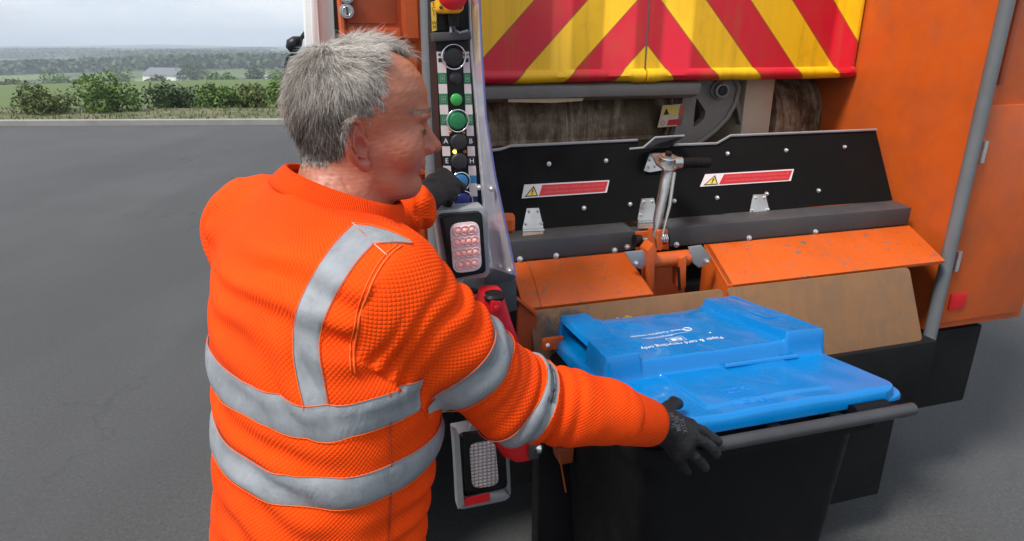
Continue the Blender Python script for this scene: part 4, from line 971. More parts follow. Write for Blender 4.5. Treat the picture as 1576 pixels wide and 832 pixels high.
# ---- head frame
HY = R(12); HP = R(-3)
Hx = np.array([math.cos(HY)*math.cos(HP), math.sin(HY)*math.cos(HP), math.sin(HP)]); Hyv = np.array([-math.sin(HY), math.cos(HY), 0]); Hz = np.cross(Hx, Hyv)
HO = np.array(PX(560, 212, .985)); HM = np.stack([Hx, Hyv, Hz], 1)      # columns
def h2w(p): return HO+np.asarray(p)@HM.T
def w2h(P): return (P-HO.astype(np.float32))@HM.astype(np.float32)
zt_ = [-.091, -.086, -.078, -.066, -.050, -.035, -.020, .0, .018, .036, .055, .075, .095, .112, .124, .131, .134]
fr_ = [.030, .055, .070, .076, .079, .082, .085, .088, .0885, .0955, .0965, .094, .086, .072, .052, .028, .005]
bk_ = [-.005, -.005, -.02, -.04, -.056, -.068, -.080, -.090, -.096, -.099, -.100, -.097, -.090, -.078, -.062, -.045, -.03]
wd_ = [.018, .034, .047, .055, .060, .064, .068, .072, .074, .0755, .076, .074, .068, .057, .043, .028, .010]
def sk(x): return x[None, :] if 0 else x
EARO = V(-.006, -.0745, .002)
ea = R(27); ea2 = R(-14)
ex = V(math.cos(ea), math.sin(ea), 0)              # toward the face along the ear
en = V(math.sin(ea), -math.cos(ea), 0)                  # outward
ez = V(0, 0, 1)
ex2 = ex*math.cos(ea2)-ez*math.sin(ea2)*-1; ex2 = ex*math.cos(ea2)+ez*math.sin(ea2)*-1
ez2 = ez*math.cos(ea2)+ex*math.sin(ea2); ex2 = ex*math.cos(ea2)-ez*math.sin(ea2)
EM = np.stack([ex2, ez2, en], 1)
def ear(Q):
    q = ((Q-EARO)@EM)*V(1/1.13, 1/1.13, 1/1.2)-V(0, 0, .0035)        # a: to the face, b: up, n: outward
    f = ell(q, (-.008, .002, .004), (.0155, .030, .0042))
    rim = [(.004, .014, .004), (.002, .026, .007), (-.006, .0335, .010), (-.015, .031, .0125), (-.0215, .021, .014), (-.0235, .008, .0145), (-.021, -.006, .013), (-.015, -.018, .010), (-.008, -.026, .008)]
    f = smin(f, chain(q, rim, [.0030, .0032, .0036, .0038, .0038, .0036, .0034, .0034, .0036]), .003)
    ah = [(-.006, .022, .008), (-.012, .014, .0095), (-.0145, .003, .010), (-.011, -.009, .0095), (-.003, -.0145, .008)]
    f = smin(f, chain(q, ah, [.0022, .0026, .003, .003, .0028]), .003)
    f = smin(f, ell(q, (-.004, -.0265, .006), (.0078, .0085, .0042)), .004)       # lobe
    f = smin(f, ell(q, (.0045, -.003, .003), (.0042, .0075, .005)), .003)        # tragus
    f = smax(f, -ell(q, (-.004, -.001, .011), (.0082, .0118, .0085)), .0025)     # concha
    f = smax(f, -chain(q, [(-.010, .0265, .0135), (-.017, .016, .0165), (-.0185, .004, .017), (-.0155, -.007, .016)], [.0026, .003, .0028, .002]), .002)
    return f
NK0, NK1 = V(-.032, 0, -.02), V(-.050, .0, -.215)
def headf(P):
    Q = w2h(P); x, y, z = Q[:, 0], Q[:, 1], Q[:, 2]; ya = np.abs(y)
    fr = np.interp(z, zt_, fr_); bk = np.interp(z, zt_, bk_); w = np.interp(z, zt_, wd_)
    cx = (fr+bk)/2; ax_ = np.maximum((fr-bk)/2, .004); u_ = (x-cx)/ax_
    wf = w*(1-.16*np.clip(u_, 0, 1)**2*sst(.085, .02, z)); p_ = 2.25
    r_ = (np.abs(u_)**p_+(ya/wf)**p_)**(1/p_)
    f = (r_-1)*np.minimum(ax_, wf)
    f = smax(f, np.maximum(z-.1335, -.088-z), .02)
    Qm = np.stack([x, ya, z], 1)
    f = smin(f, ell(Qm, V(-.008, 0, .050), V(.094, .073, .084)), .012)
    f = smin(f, ell(Qm, V(.084, .024, .039), V(.014, .024, .008)), .012)           # brow
    f = smax(f, -ell(Qm, V(.102, .033, .019), V(.018, .021, .0115)), .010)        # socket
    f = smin(f, ell(Qm, V(.0725, .031, .0175), V(.0150, .0155, .0125)), .003)     # lids
    f = smax(f, -rcone(Qm, V(.0885, .022, .0168), V(.0775, .0450, .0152), .0028, .0016), .0012)
    f = smax(f, -chain(Qm, [V(.088, .022, .026), V(.082, .038, .027), V(.074, .049, .019)], [.0008, .0008, .0004]), .003)
    f = smax(f, -chain(Qm, [V(.087, .02, .006), V(.079, .038, .003), V(.071, .047, .006)], [.0005, .0006, .0003]), .004)
    f = smin(f, rcone(Q, V(.078, 0, .022), V(.090, 0, -.008), .0105, .0135), .008)
    f = smin(f, rcone(Q, V(.088, 0, .022), V(.106, 0, -.006), .0072, .0088), .008)
    f = smin(f, ell(Q, V(.1075, 0, -.0105), V(.0105, .010, .0088)), .005)
    f = smin(f, ell(Qm, V(.0965, .0125, -.014), V(.0105, .0068, .0075)), .004)
    f = smax(f, -ell(Qm, V(.1005, .0065, -.0215), V(.006, .003, .0035)), .002)
    f = smax(f, -chain(Qm, [V(.0905, .0215, -.008), V(.090, .0225, -.016), V(.086, .021, -.021)], [.001, .0013, .0008]), .003)
    f = smin(f, ell(Qm, V(.056, .042, -.012), V(.028, .022, .026)), .030)          # cheek
    f = smin(f, ell(Qm, V(.076, .014, -.030), V(.014, .018, .014)), .010)
    f = smax(f, -chain(Qm, [V(.095, .020, -.014), V(.087, .030, -.030), V(.080, .033, -.046), V(.075, .031, -.055)], [.0008, .0011, .0009, .0005]), .006)
    f = smin(f, ell(Qm, V(.0865, .004, -.0345), V(.0065, .020, .0052)), .005)
    f = smin(f, ell(Qm, V(.0835, .003, -.0455), V(.0068, .018, .0055)), .005)
    f = smax(f, -chain(Qm, [V(.0945, 0, -.0398), V(.0885, .014, -.0405), V(.0795, .0275, -.0425)], [.0016, .0014, .0010]), .0022)
    f = smax(f, -rcone(Qm, V(.0885, 0, -.0535), V(.082, .018, -.0545), .003, .002), .006)
    f = smin(f, ell(Qm, V(.0700, .006, -.0680), V(.0165, .019, .0145)), .010)
    f = smin(f, chain(Qm, [V(.010, .058, -.020), V(.012, .056, -.048), V(.040, .043, -.065), V(.062, .018, -.071)], [.012, .014, .013, .013]), .022)
    f = smin(f, ell(Q, V(.026, 0, -.074), V(.042, .038, .018)), .022)
    # neck
    n_ = rcone(Q, NK0, NK1, .057, .065); f = smin(f, n_, .022)
    f = smin(f, chain(Q, [V(-.012, -.052, -.025), V(.000, -.042, -.10), V(.012, -.022, -.16)], [.012, .014, .012]), .022)   # side muscle
    for (a, b_, c_, r0) in ((V(-.024, -.066, -.070), V(.004, -.066, -.108), V(.026, -.058, -.150), .0016), (V(-.050, -.052, -.062), V(-.022, -.068, -.098), V(.006, -.067, -.140), .0015), (V(-.072, -.040, -.074), V(-.045, -.062, -.104), V(-.015, -.072, -.138), .0012), (V(.006, -.062, -.052), V(.020, -.055, -.084), V(.036, -.045, -.112), .0012)):
        # creases follow the skin: pull them onto it
        f = smax(f, -chain(Q, [a, b_, c_], [r0*2.2, r0*3.0, r0*1.8])-0, .004) if 0 else f
    f = smin(f, ear(Q), .0035); Q2 = Q*V(1, -1, 1); f = smin(f, ear(Q2), .0035)
    f = smin(f, rcone(P, V(-.262, .965, 1.44), V(-.28, .92, 1.36), .070, .085), .03)
    return f
lo = h2w((0, 0, 0))+np.array([-.20, -.21, -.25]); hi = h2w((0, 0, 0))+np.array([.135, .135, .15])
v, f = surface(headf, lo, hi, .0016)
Qv = w2h(v.astype(np.float32)).astype(float); N = vnormals(v, f)
# fine skin relief: neck creases, forehead lines, crow's feet
def crease(Q, pts, w, dep):
    d = chain(Q.astype(np.float32), [V(*p) for p in pts], [0]*len(pts)); return -dep*np.exp(-(d/w)**2)
Q3 = Qv.copy(); side = Qv[:, 1] < 0
Qp = Qv*np.array([1, 0, 1]); rel = np.zeros(len(v))
for pts, w, dp in [([(-.030, 0, -.050), (-.012, 0, -.085), (.010, 0, -.118), (.024, 0, -.150)], .0030, .0030), ([(-.052, 0, -.058), (-.030, 0, -.092), (-.004, 0, -.125), (.012, 0, -.15)], .0028, .0026),
                   ([(-.075, 0, -.070), (-.055, 0, -.098), (-.028, 0, -.128), (-.01, 0, -.145)], .0026, .0022), ([(.014, 0, -.050), (.024, 0, -.085), (.040, 0, -.110)], .003, .0018), ([(-.088, 0, -.085), (-.070, 0, -.11), (-.05, 0, -.135)], .0024, .0016),
                   ([(.062, 0, .020), (.052, 0, .026)], .0014, .0009), ([(.062, 0, .016), (.050, 0, .015)], .0014, .0009), ([(.062, 0, .012), (.053, 0, .004)], .0014, .0008),
                   ([(.068, 0, -.050), (.064, 0, -.060), (.058, 0, -.070)], .003, .0008)]:
    rel += crease(Qp, pts, w, dp*.35)*side
v = laplace(v, f, 2, .4)+N*(rel+.00015*snoise(v, 110, 1))[:, None]
me = np_mesh('body', v, f)
# skin tone masks (natural skin colour: redder ears, nose, cheek; paler forehead)
def blob(c, r): return np.exp(-np.sum(((Qv-np.array(c))/np.array(r))**2, 1))
red = np.clip(blob((-.01, -.085, 0), (.03, .03, .04))*.8+blob((.108, 0, -.012), (.03, .03, .02))*.5+blob((.055, -.055, -.015), (.05, .06, .05))*.15+blob((.0, -.06, -.12), (.08, .06, .07))*.5, 0, 1)
scalp_y = Qv[:, 1]
def hairline(Q):
    x, y, z = Q[:, 0], Q[:, 1], Q[:, 2]
    zs = [-.06, .020, .026, .045, .059, .0776, .096, .1145, .128, .14]; xs = [-.005, -.004, .008, .014, .020, .024, .022, .012, .006, .006]
    lim = np.interp(z, zs, xs)
    top = np.exp(-((y-.022)/.030)**2)*.040*(z > .112); lim = lim+top
    m_ = x < lim+.005*snoise(Q, 55, 78)
    # around the ear and down the nape
    ye = -.0 
    low = np.interp(x, [-.12, -.075, -.05, -.032, -.026, -.012, .0, .012, .05], [-.040, -.038, -.030, -.014, .012, .044, .047, .030, .034])
    low = low+.005*snoise(Q, 60, 77); return m_ & (z > low)
hm = hairline(Qv).astype(float)
fattr(me, 'red', red); fattr(me, 'scalp', laplace(hm[:, None].repeat(3, 1), f, 10)[:, 0])
m = newmat('skin', rough=.46, Subsurface_Weight=.12, Subsurface_Radius=(.012, .004, .002), Subsurface_Scale=.25); b = NB(m)
at = b.n('Attribute', attribute_name='red'); as_ = b.n('Attribute', attribute_name='scalp')
c = b.mix(b.ramp(b.noise(38, 6), [(.3, 0.), (.8, 1.)]), (.43, .160, .092), (.35, .115, .064)); c = b.mix(at.outputs['Fac'], c, (.37, .085, .055))
c = b.mix(b.math('MULTIPLY', b.ramp(b.noise(150, 4, rough=.8), [(.55, 0.), (.72, 1.)]), .22), c, (.35, .12, .08)); c = b.mix(b.math('MULTIPLY', as_.outputs['Fac'], .75), c, (.20, .16, .14)); b.col(c)
b.bump(b.noise(420, 3, rough=.8), .3, .0008); b.bump(b.noise(130, 4, b.map(scale=(.6, .6, 1.6)), rough=.7), .22, .0014); b.bump(b.noise(60, 5), .15, .002); M['skin'] = m
body = mesh_obj('body', me, m); plocal(body)
bvh_h = BVHTree.FromPolygons([Vector(p) for p in v], f.tolist())
# eyes
for s_ in (-1, 1):
    c = h2w((.0735, s_*.031, .0175)); bm = bmesh.new(); bmesh.ops.create_uvsphere(bm, u_segments=24, v_segments=16, radius=.0124)
    for q in bm.verts: q.co += Vector(c)
    mm = newmat('eye_white', (.30, .24, .21), .12); e_ = bm_obj('eye', bm, mm, smooth=True); plocal(e_)
    bm = bmesh.new(); g = Vector(Hx); add_lathe(bm, Vector(c)+g*.0106, g, [(0, .0055), (.0018, .0048), (.0024, .001)], 20); i_ = bm_obj('iris', bm, newmat('iris', (.06, .09, .12), .1), e_, True)
# ---- hair: many fine strands rooted on the scalp
def strands(name, mask_fn, n, ln_fn, seed, rad=.00028, dirn=None, segs=4, colr=None, par=None):
    r = np.random.default_rng(seed); tri = f; a = v[tri]; area = np.linalg.norm(np.cross(a[:, 1]-a[:, 0], a[:, 3]-a[:, 0]), axis=1)
    cq = Qv[tri].mean(1); ok = mask_fn(cq); id0 = np.where(ok)[0]
    pick = r.choice(id0, n, p=area[id0]/area[id0].sum()); w = r.random((n, 4)); w /= w.sum(1)[:, None]
    root = (v[tri[pick]]*w[:, :, None]).sum(1); nn = N[tri[pick]].mean(1); nn /= np.linalg.norm(nn, axis=1)[:, None]; q = w2h(root.astype(np.float32)).astype(float)
    d, ln, lift = dirn(q, nn@HM, r); d = d@HM.T
    d -= nn*(d*nn).sum(1)[:, None]; d /= np.maximum(np.linalg.norm(d, axis=1), 1e-6)[:, None]
    pts = [root-nn*.001]; cur = root.copy(); dirv = d+nn*lift[:, None]; dirv /= np.linalg.norm(dirv, axis=1)[:, None]
    curl = r.normal(size=(n, 3))*.10
    for k in range(segs):
        cur = cur+dirv*(ln/segs)[:, None]; pts.append(cur.copy())
        dirv = dirv-nn*(lift*.22)[:, None]+curl+np.array([0, 0, -.10]); dirv /= np.linalg.norm(dirv, axis=1)[:, None]
    P = np.stack(pts, 1); K = segs+1; ax1 = np.cross(d, nn); V3 = np.zeros((n, K, 3, 3))
    for k in range(K):
        rr_ = rad*(1-.75*(k/(K-1))**1.5)
        for j in range(3):
            an = j*2.094; V3[:, k, j] = P[:, k]+(ax1*math.cos(an)+nn*math.sin(an))*rr_
    base = (np.arange(n)*K*3)[:, None]; fs = []
    for k in range(segs):
        for j in range(3):
            j2 = (j+1) % 3; fs.append(base+np.array([k*3+j, k*3+j2, (k+1)*3+j2, (k+1)*3+j])[None])
    FF = np.concatenate(fs); me = np_mesh(name, V3.reshape(-1, 3), FF)
    cc = colr(q, r, n); fattr(me, 'tone', np.repeat(cc, K*3)); return me
CRN = np.array([-.052, -.012, .122])
def hdir(q, nh, r):
    n = len(q); d = q-CRN; nd = np.linalg.norm(d, axis=1)[:, None]; d = d/np.maximum(nd, 1e-4)
    x, y, z = q.T
    top = sst(.085, .118, z)*sst(-.05, .0, x)
    d = d*(1-top[:, None])+np.array([1., -.05, .55])*top[:, None]
    d += np.stack([snoise(q, 18, 5), snoise(q, 18, 6), snoise(q, 18, 7)], 1)*(.22+.30*top)[:, None]+np.stack([snoise(q, 70, 8), snoise(q, 70, 9), snoise(q, 70, 10)], 1)*.22
    d += r.normal(size=(n, 3))*.13
    d[:, 2] -= .35*(1-top)*sst(.11, .05, z)
    d[:, 0] += .10*sst(.0, .03, x)*(1-top)
    back = sst(-.03, -.08, x)
    lift = .22+.62*top+.30*back*sst(.0, .08, z)+.12*snoise(q, 40, 12)+.10*np.abs(r.normal(size=n))
    lift *= sst(-.055, .05, z)*.8+.2
    ln = (.020+.016*sst(-.03, .06, z)+.012*top)*r.uniform(.58, 1.02, n)
    ln *= .28+.72*sst(-.045, .015, z)
    near_ear = np.exp(-(((x+.006)/.034)**2+((z-.030)/.026)**2)); ln *= 1-.85*near_ear
    front = sst(-.03, .02, x)*(1-top); ln *= 1-.50*front; ln *= np.where(r.random(n) < .25*sst(.0, .02, x), .5, 1)
    return d, ln, np.clip(lift, .06, 1.2)
def htone(q, r, n):
    x, y, z = q.T
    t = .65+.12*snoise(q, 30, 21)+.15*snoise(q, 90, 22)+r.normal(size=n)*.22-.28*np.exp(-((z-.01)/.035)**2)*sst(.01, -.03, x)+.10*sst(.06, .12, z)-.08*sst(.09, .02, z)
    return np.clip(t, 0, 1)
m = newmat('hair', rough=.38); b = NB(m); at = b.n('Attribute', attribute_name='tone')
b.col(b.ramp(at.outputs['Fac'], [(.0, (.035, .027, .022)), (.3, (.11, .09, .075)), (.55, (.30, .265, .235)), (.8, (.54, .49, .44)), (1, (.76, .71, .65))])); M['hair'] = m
hair = mesh_obj('hair', strands('hair', hairline, 38000, None, 3, .00028, hdir, 5, htone), m); plocal(hair)
def browm(Q): return (np.abs(Q[:, 2]-.043-.10*(.1-np.abs(Q[:, 0]))) < .0042) & (Q[:, 0] > .066) & (Q[:, 0] < .098) & (np.abs(Q[:, 1]) > .012)
def bdir(q, nh, r):
    n = len(q); d = np.stack([-.5+0*q[:, 0], np.sign(q[:, 1])*.8, .25+0*q[:, 0]], 1)+r.normal(size=(n, 3))*.25; return d, r.uniform(.006, .011, n), np.full(n, .45)
for sg_ in (-1, 1): plocal(mesh_obj('eyebrow', strands('eyebrow', lambda Q: browm(Q) & (Q[:, 1]*sg_ > 0), 210, None, 5, .00022, bdir, 3, lambda q, r, n: np.clip(r.normal(.6, .2, n), 0, 1)), m))

def lashm(Q): return (np.abs(Q[:, 2]-.0175) < .0028) & (Q[:, 0] > .072) & (np.abs(Q[:, 1]) > .020) & (np.abs(Q[:, 1]) < .048)
def ldir(q, nh, r):
    n = len(q); d = np.stack([.9+0*q[:, 0], np.sign(q[:, 1])*.5, -.35+0*q[:, 0]], 1)+r.normal(size=(n, 3))*.12; return d, r.uniform(.004, .007, n), np.full(n, .5)
for sg_ in (-1, 1): plocal(mesh_obj('eyelashes', strands('eyelashes', lambda Q: lashm(Q) & (Q[:, 1]*sg_ > 0), 110, None, 8, .00018, ldir, 3, lambda q, r, n: np.full(n, .08)), m))

# ---- sweatshirt
PHI = R(45); Fd = np.array([math.cos(PHI), math.sin(PHI)]); Rd = np.array([math.sin(PHI), -math.cos(PHI)])
tz = [.80, .90, 1.00, 1.15, 1.28, 1.38, 1.425, 1.455, 1.485, 1.50]
tcx = [-.325, -.32, -.305, -.285, -.280, -.278, -.276, -.272, -.268, -.266]; tcy = [.845, .845, .848, .860, .875, .897, .915, .935, .955, .965]
ta = [.192, .192, .192, .197, .206, .205, .178, .130, .088, .075]; tb = [.145, .144, .140, .138, .135, .128, .110, .095, .085, .078]
def tor_coord(P):
    z = P[:, 2]; cx = np.interp(z, tz, tcx); cy = np.interp(z, tz, tcy); dx, dy = P[:, 0]-cx, P[:, 1]-cy
    return dx*Rd[0]+dy*Rd[1], dx*Fd[0]+dy*Fd[1]
Ssh = V(*PX(598, 452, .835)); Sel = V(-.002, .862, 1.180); Swr = V(*PX(950, 636, 1.045))
Lsh = V(-.405, 1.015, 1.40); Lel = V(-.345, 1.19, 1.335); Lwr = V(*PX(640, 320, 1.30))
RA = [Ssh, Sel, V(*(Sel*.45+Swr*.55+V(0, 0, -.004))), Swr]; RR = [.078, .062, .0535, .045]
LA = [Lsh, Lel, Lwr]; LR = [.082, .066, .045]
def shirtf(P):
    l, fw = tor_coord(P); z = P[:, 2]; a = np.interp(z, tz, ta); b_ = np.interp(z, tz, tb)
    r_ = (np.abs(l/a)**2.4+np.abs(fw/b_)**2.4)**(1/2.4); f = (r_-1)*np.minimum(a, b_)
    f = smax(f, np.maximum((z-1.458)+.38*(P[:, 0]+.257)+.14*(P[:, 1]-.972), .82-z), .015)
    # shoulder yokes
    f = smin(f, rcone(P, V(-.245, .93, 1.388), Ssh+V(-.01, .02, .008), .050, .066), .04)
    f = smin(f, rcone(P, V(-.285, .945, 1.41), Lsh, .052, .070), .04)
    arm = chain(P, RA, RR, .03); arm = smin(arm, ell(P, Swr*.90+Sel*.10+V(0, 0, .002), (.050, .047, .050)), .02)
    f = smin(f, arm, .022)
    f = smin(f, chain(P, LA, LR, .02), .03)
    return f
v2, f2 = surface(shirtf, (-.62, .58, .80), (.30, 1.36, 1.52), .0045)
v2 = laplace(v2, f2, 2, .4); N2 = vnormals(v2, f2)
# where is each vertex: torso or sleeve, and its cloth coordinates
def seg_t(P, a, b_): ab = b_-a; return np.clip(((P-a)@ab)/(ab@ab), 0, 1)
def arm_coord(P, pts):
    W = 0; S_ = 0; U_ = 0; Wv = 0; acc = 0; best = np.full(len(P), 9.)
    for a, b_ in zip(pts, pts[1:]):
        a = a.astype(float); b_ = b_.astype(float); ab = b_-a; L_ = np.linalg.norm(ab); t = seg_t(P, a, b_); d = P-a-t[:, None]*ab; dd = np.linalg.norm(d, axis=1); tu = ((P-a)@ab)/(ab@ab)
        ax_ = ab/L_; u_ = np.array([0, 0, 1.])-ax_*ax_[2]; u_ /= np.linalg.norm(u_); w_ = np.cross(ax_, u_); w = 1/(dd**8+1e-14); W = W+w; S_ = S_+w*(acc+tu*L_); U_ = U_+w*(d@u_)/dd; Wv = Wv+w*(d@w_)/dd; acc += L_; best = np.minimum(best, dd)
    return best, S_/W, np.arctan2(Wv, U_)
def arm_coord_old(P, pts):
    best = np.full(len(P), 9.); s_ = np.zeros(len(P)); an = np.zeros(len(P)); acc = 0; up0 = np.array([0, 0, 1.])
    for a, b_ in zip(pts, pts[1:]):
        a = a.astype(float); b_ = b_.astype(float); ab = b_-a; L_ = np.linalg.norm(ab); t = seg_t(P, a, b_); d = P-a-t[:, None]*ab; dd = np.linalg.norm(d, axis=1); t_un = ((P-a)@ab)/(ab@ab)
        ax_ = ab/L_; u_ = up0-ax_*(up0@ax_); u_ /= np.linalg.norm(u_); w_ = np.cross(ax_, u_); k = dd < best; best[k] = dd[k]
        tt = t_un if a is pts[0] or True else t
        s_[k] = acc+np.clip(tt[k], -.6, 1.3)*L_; an[k] = np.arctan2(d[k]@w_, d[k]@u_); acc += L_
    return best, s_, an
P2 = v2.astype(float); dR, sR, aR = arm_coord(P2, RA); dL, sL, aL = arm_coord(P2, LA)
l2, w2 = tor_coord(P2); z2 = P2[:, 2]
bv0 = BVHTree.FromPolygons([Vector(p) for p in v2], f2.tolist())
def hit0(u, v_): return np.array(bv0.ray_cast(Vector((0, 0, CH)), ray(u, v_).normalized())[0])
h_t, h_m, h_b = hit0(610, 380), hit0(556, 480), hit0(543, 575)
ad = (Sel-Ssh).astype(float); ad /= np.linalg.norm(ad); tb_ = h_b-h_t; tb_ /= np.linalg.norm(tb_); an_ = ad-tb_*(ad@tb_); an_ /= np.linalg.norm(an_)
bow = h_m-(h_t+h_b)/2; q_ = ((P2-h_t)@tb_)/np.linalg.norm(h_b-h_t); bw_ = (bow@an_)*np.clip(4*q_*(1-q_), -1, 1)
armR = ((P2-h_t)@an_ > bw_) & (dR < .098+.10*(z2 > Ssh[2]-.02)) & (l2 > .03)
armL = (dL < .10) & (l2 < -.165)
Lf, Wf = l2, w2
# folds
ph = sR*2*math.pi
frnt = np.clip(np.cos(aR-.6)*.5+.5, 0, 1)
fold = np.zeros(len(P2))
def cusp(x): return np.abs(np.sin(x/2))*2-1.27
env1 = sst(-.02, .05, sR)*sst(.24, .12, sR)
fold += armR*env1*.0062*cusp(sR*2*math.pi/.036+1.6*np.sin(aR*1.0+.5)+snoise(P2, 6, 31)*2.2)*(.35+.65*np.clip(snoise(P2, 6, 32)+.6, 0, 1))
env2 = np.exp(-((sR-.30)/.05)**2); fold += armR*env2*.0060*cusp(sR*2*math.pi/.030+1.2*np.cos(aR-1))
env3 = sst(.43, .50, sR); fold += armR*env3*.0050*cusp(sR*2*math.pi/.032+2.2*np.sin(aR+1)+snoise(P2, 8, 33)*2)*np.clip(.5+snoise(P2, 9, 34), 0, 1.3)
tors = ~armR & ~armL
fold += tors*.0045*np.sin(z2*2*math.pi/.055+l2*14+1.5*snoise(P2, 3.5, 35))*(.2+.8*np.clip(snoise(P2, 4, 36)+.3, 0, 1))
fold += tors*.0060*cusp((z2*.6+l2*1.2)*2*math.pi/.06+snoise(P2, 5, 37))*np.exp(-((l2-.15)/.06)**2)*np.exp(-((z2-1.29)/.08)**2)
fold += armL*.003*np.sin(sL*2*math.pi/.035+snoise(P2, 8, 39))
fold += .0012*snoise(P2, 14, 40)
v2 = v2+N2*fold[:, None]; N2 = vnormals(v2, f2)
thT = np.arctan2(l2, -w2*1.3)
me = np_mesh('sweatshirt', v2, f2); cls = np.where(armR[f2].sum(1) >= 2, 1, np.where(armL[f2].sum(1) >= 2, 2, 0))
U = np.choose(cls[:, None], [thT[f2]*.19, aR[f2]*.070, aL[f2]*.06]); W_ = np.choose(cls[:, None], [z2[f2], sR[f2], sL[f2]]); per3 = np.choose(cls, [2*math.pi*.19, 2*math.pi*.070, 2*math.pi*.06])[:, None]
U = U-np.round((U-U[:, :1])/per3)*per3
qc = np.stack([U, W_, 0*U], -1).reshape(-1, 3); assert len(me.loops) == len(qc)
a_ = me.attributes.new('cloth', 'FLOAT_VECTOR', 'CORNER'); a_.data.foreach_set('vector', qc.astype(np.float32).ravel())
def hivis(name, quilt=True, rib=None):
    m = newmat(name, (.88, .07, .001), .85, Specular_IOR_Level=.15); b = NB(m)
    at = b.n('Attribute', attribute_name='cloth'); s = b.n('SeparateXYZ'); b.l(at.outputs['Vector'], s.inputs[0])
    c = b.mix(b.ramp(b.noise(7, 6), [(.3, 0.), (.7, 1.)]), (.92, .072, .001), (.78, .052, .001))
    if quilt:
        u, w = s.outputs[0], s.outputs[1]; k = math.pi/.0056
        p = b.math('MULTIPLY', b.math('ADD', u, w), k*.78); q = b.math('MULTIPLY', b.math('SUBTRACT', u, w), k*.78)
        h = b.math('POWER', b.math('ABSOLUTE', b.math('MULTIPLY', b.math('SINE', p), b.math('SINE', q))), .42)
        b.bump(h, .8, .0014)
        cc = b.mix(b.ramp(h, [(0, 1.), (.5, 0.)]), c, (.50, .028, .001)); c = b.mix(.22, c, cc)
    if rib: 
        h = b.math('SINE', b.math('MULTIPLY', s.outputs[0], 2*math.pi/rib)); b.bump(h, .7, .0011)
    b.bump(b.noise(500, 2), .25, .0005)
    st = b.ramp(b.noise(15, 8, rough=.75), [(.66, 0.), (.72, .35)]); b.col(b.mix(st, c, (.40, .06, .01)))
    return m
M['hivis'] = hivis('hi_vis_quilted'); M['rib'] = hivis('hi_vis_ribbed', False, .0028)
shirt = mesh_obj('sweatshirt', me, M['hivis']); plocal(shirt)
bvh = BVHTree.FromPolygons([Vector(p) for p in v2], f2.tolist())
# collar and cuffs: ribbed tubes with their own cloth coordinate
def ribtube(name, rings, mat, par):
    "rings: list of lists of points, closed around"
    k = len(rings[0]); V_ = np.array([p for r_ in rings for p in r_], float); FF = []; 
    for i in range(len(rings)-1):
        for j in range(k): FF.append((i*k+j, i*k+(j+1) % k, (i+1)*k+(j+1) % k, (i+1)*k+j))
    me = np_mesh(name, V_, np.array(FF)); per_ = sum((Vector(rings[0][j])-Vector(rings[0][(j+1) % k])).length for j in range(k)); nrib = round(per_/.0028)
    q = np.zeros((len(V_), 3)); jj = np.tile(np.arange(k), len(rings)); tt = jj/k; q[:, 0] = np.where(tt < .5, tt, 1-tt)*nrib*.0028*1.0; vattr(me, 'cloth', q)
    o = mesh_obj(name, me, mat, None, True); plocal(o)
    md = o.modifiers.new('thick', 'SOLIDIFY'); md.thickness = .003; md.offset = 0; return o
CC = Vector((-.257, .972, 1.468)); cn = Vector((.38, .14, 1)).normalized()
# collar ring fitted through what the photo shows: back left high, front right low
cR = Vector((Rd[0], Rd[1], 0)); cF = Vector((Fd[0], Fd[1], 0)); cF = (cF-cn*cF.dot(cn)).normalized(); cR = cn.cross(cF)*-1; cR = cF.cross(cn)
rings = []
for (off, ra, rb) in ((-.018, .104, .106), (-.009, .100, .102), (.000, .0955, .0975), (.008, .091, .093), (.012, .087, .089), (.011, .084, .086), (.000, .083, .085)):
    rings.append([CC+cn*off+cR*math.cos(2*math.pi*j/96)*ra+cF*math.sin(2*math.pi*j/96)*rb for j in range(96)])
ribtube('collar', rings, M['rib'], PER)
def cuff(name, a, b_, ra, rb, flat=1.0):
    a, b_ = Vector(a), Vector(b_); ax_ = (b_-a).normalized(); u_ = Vector((0, 0, 1)); u_ = (u_-ax_*u_.dot(ax_)).normalized(); w_ = ax_.cross(u_); rings = []
    for t, k in ((0, 1.0), (.15, 1.02), (.5, 1.0), (.85, .98), (.97, .95), (1.0, .88), (.97, .82)):
        r_ = lerp(ra, rb, t)*k; rings.append([a.lerp(b_, t)+u_*math.cos(2*math.pi*j/80)*r_+w_*math.sin(2*math.pi*j/80)*r_*flat for j in range(80)])
    return ribtube(name, rings, M['rib'], PER)
Wd = Vector(Swr-Sel).normalized(); c0 = PX(955, 640, 1.05); c1 = PX(1004, 652, 1.095)
cuff('cuff', c0, c1, .044, .038)
cl0 = PX(636, 318, 1.29); cl1 = PX(652, 314, 1.315); cuff('cuff', cl0, cl1, .036, .033)
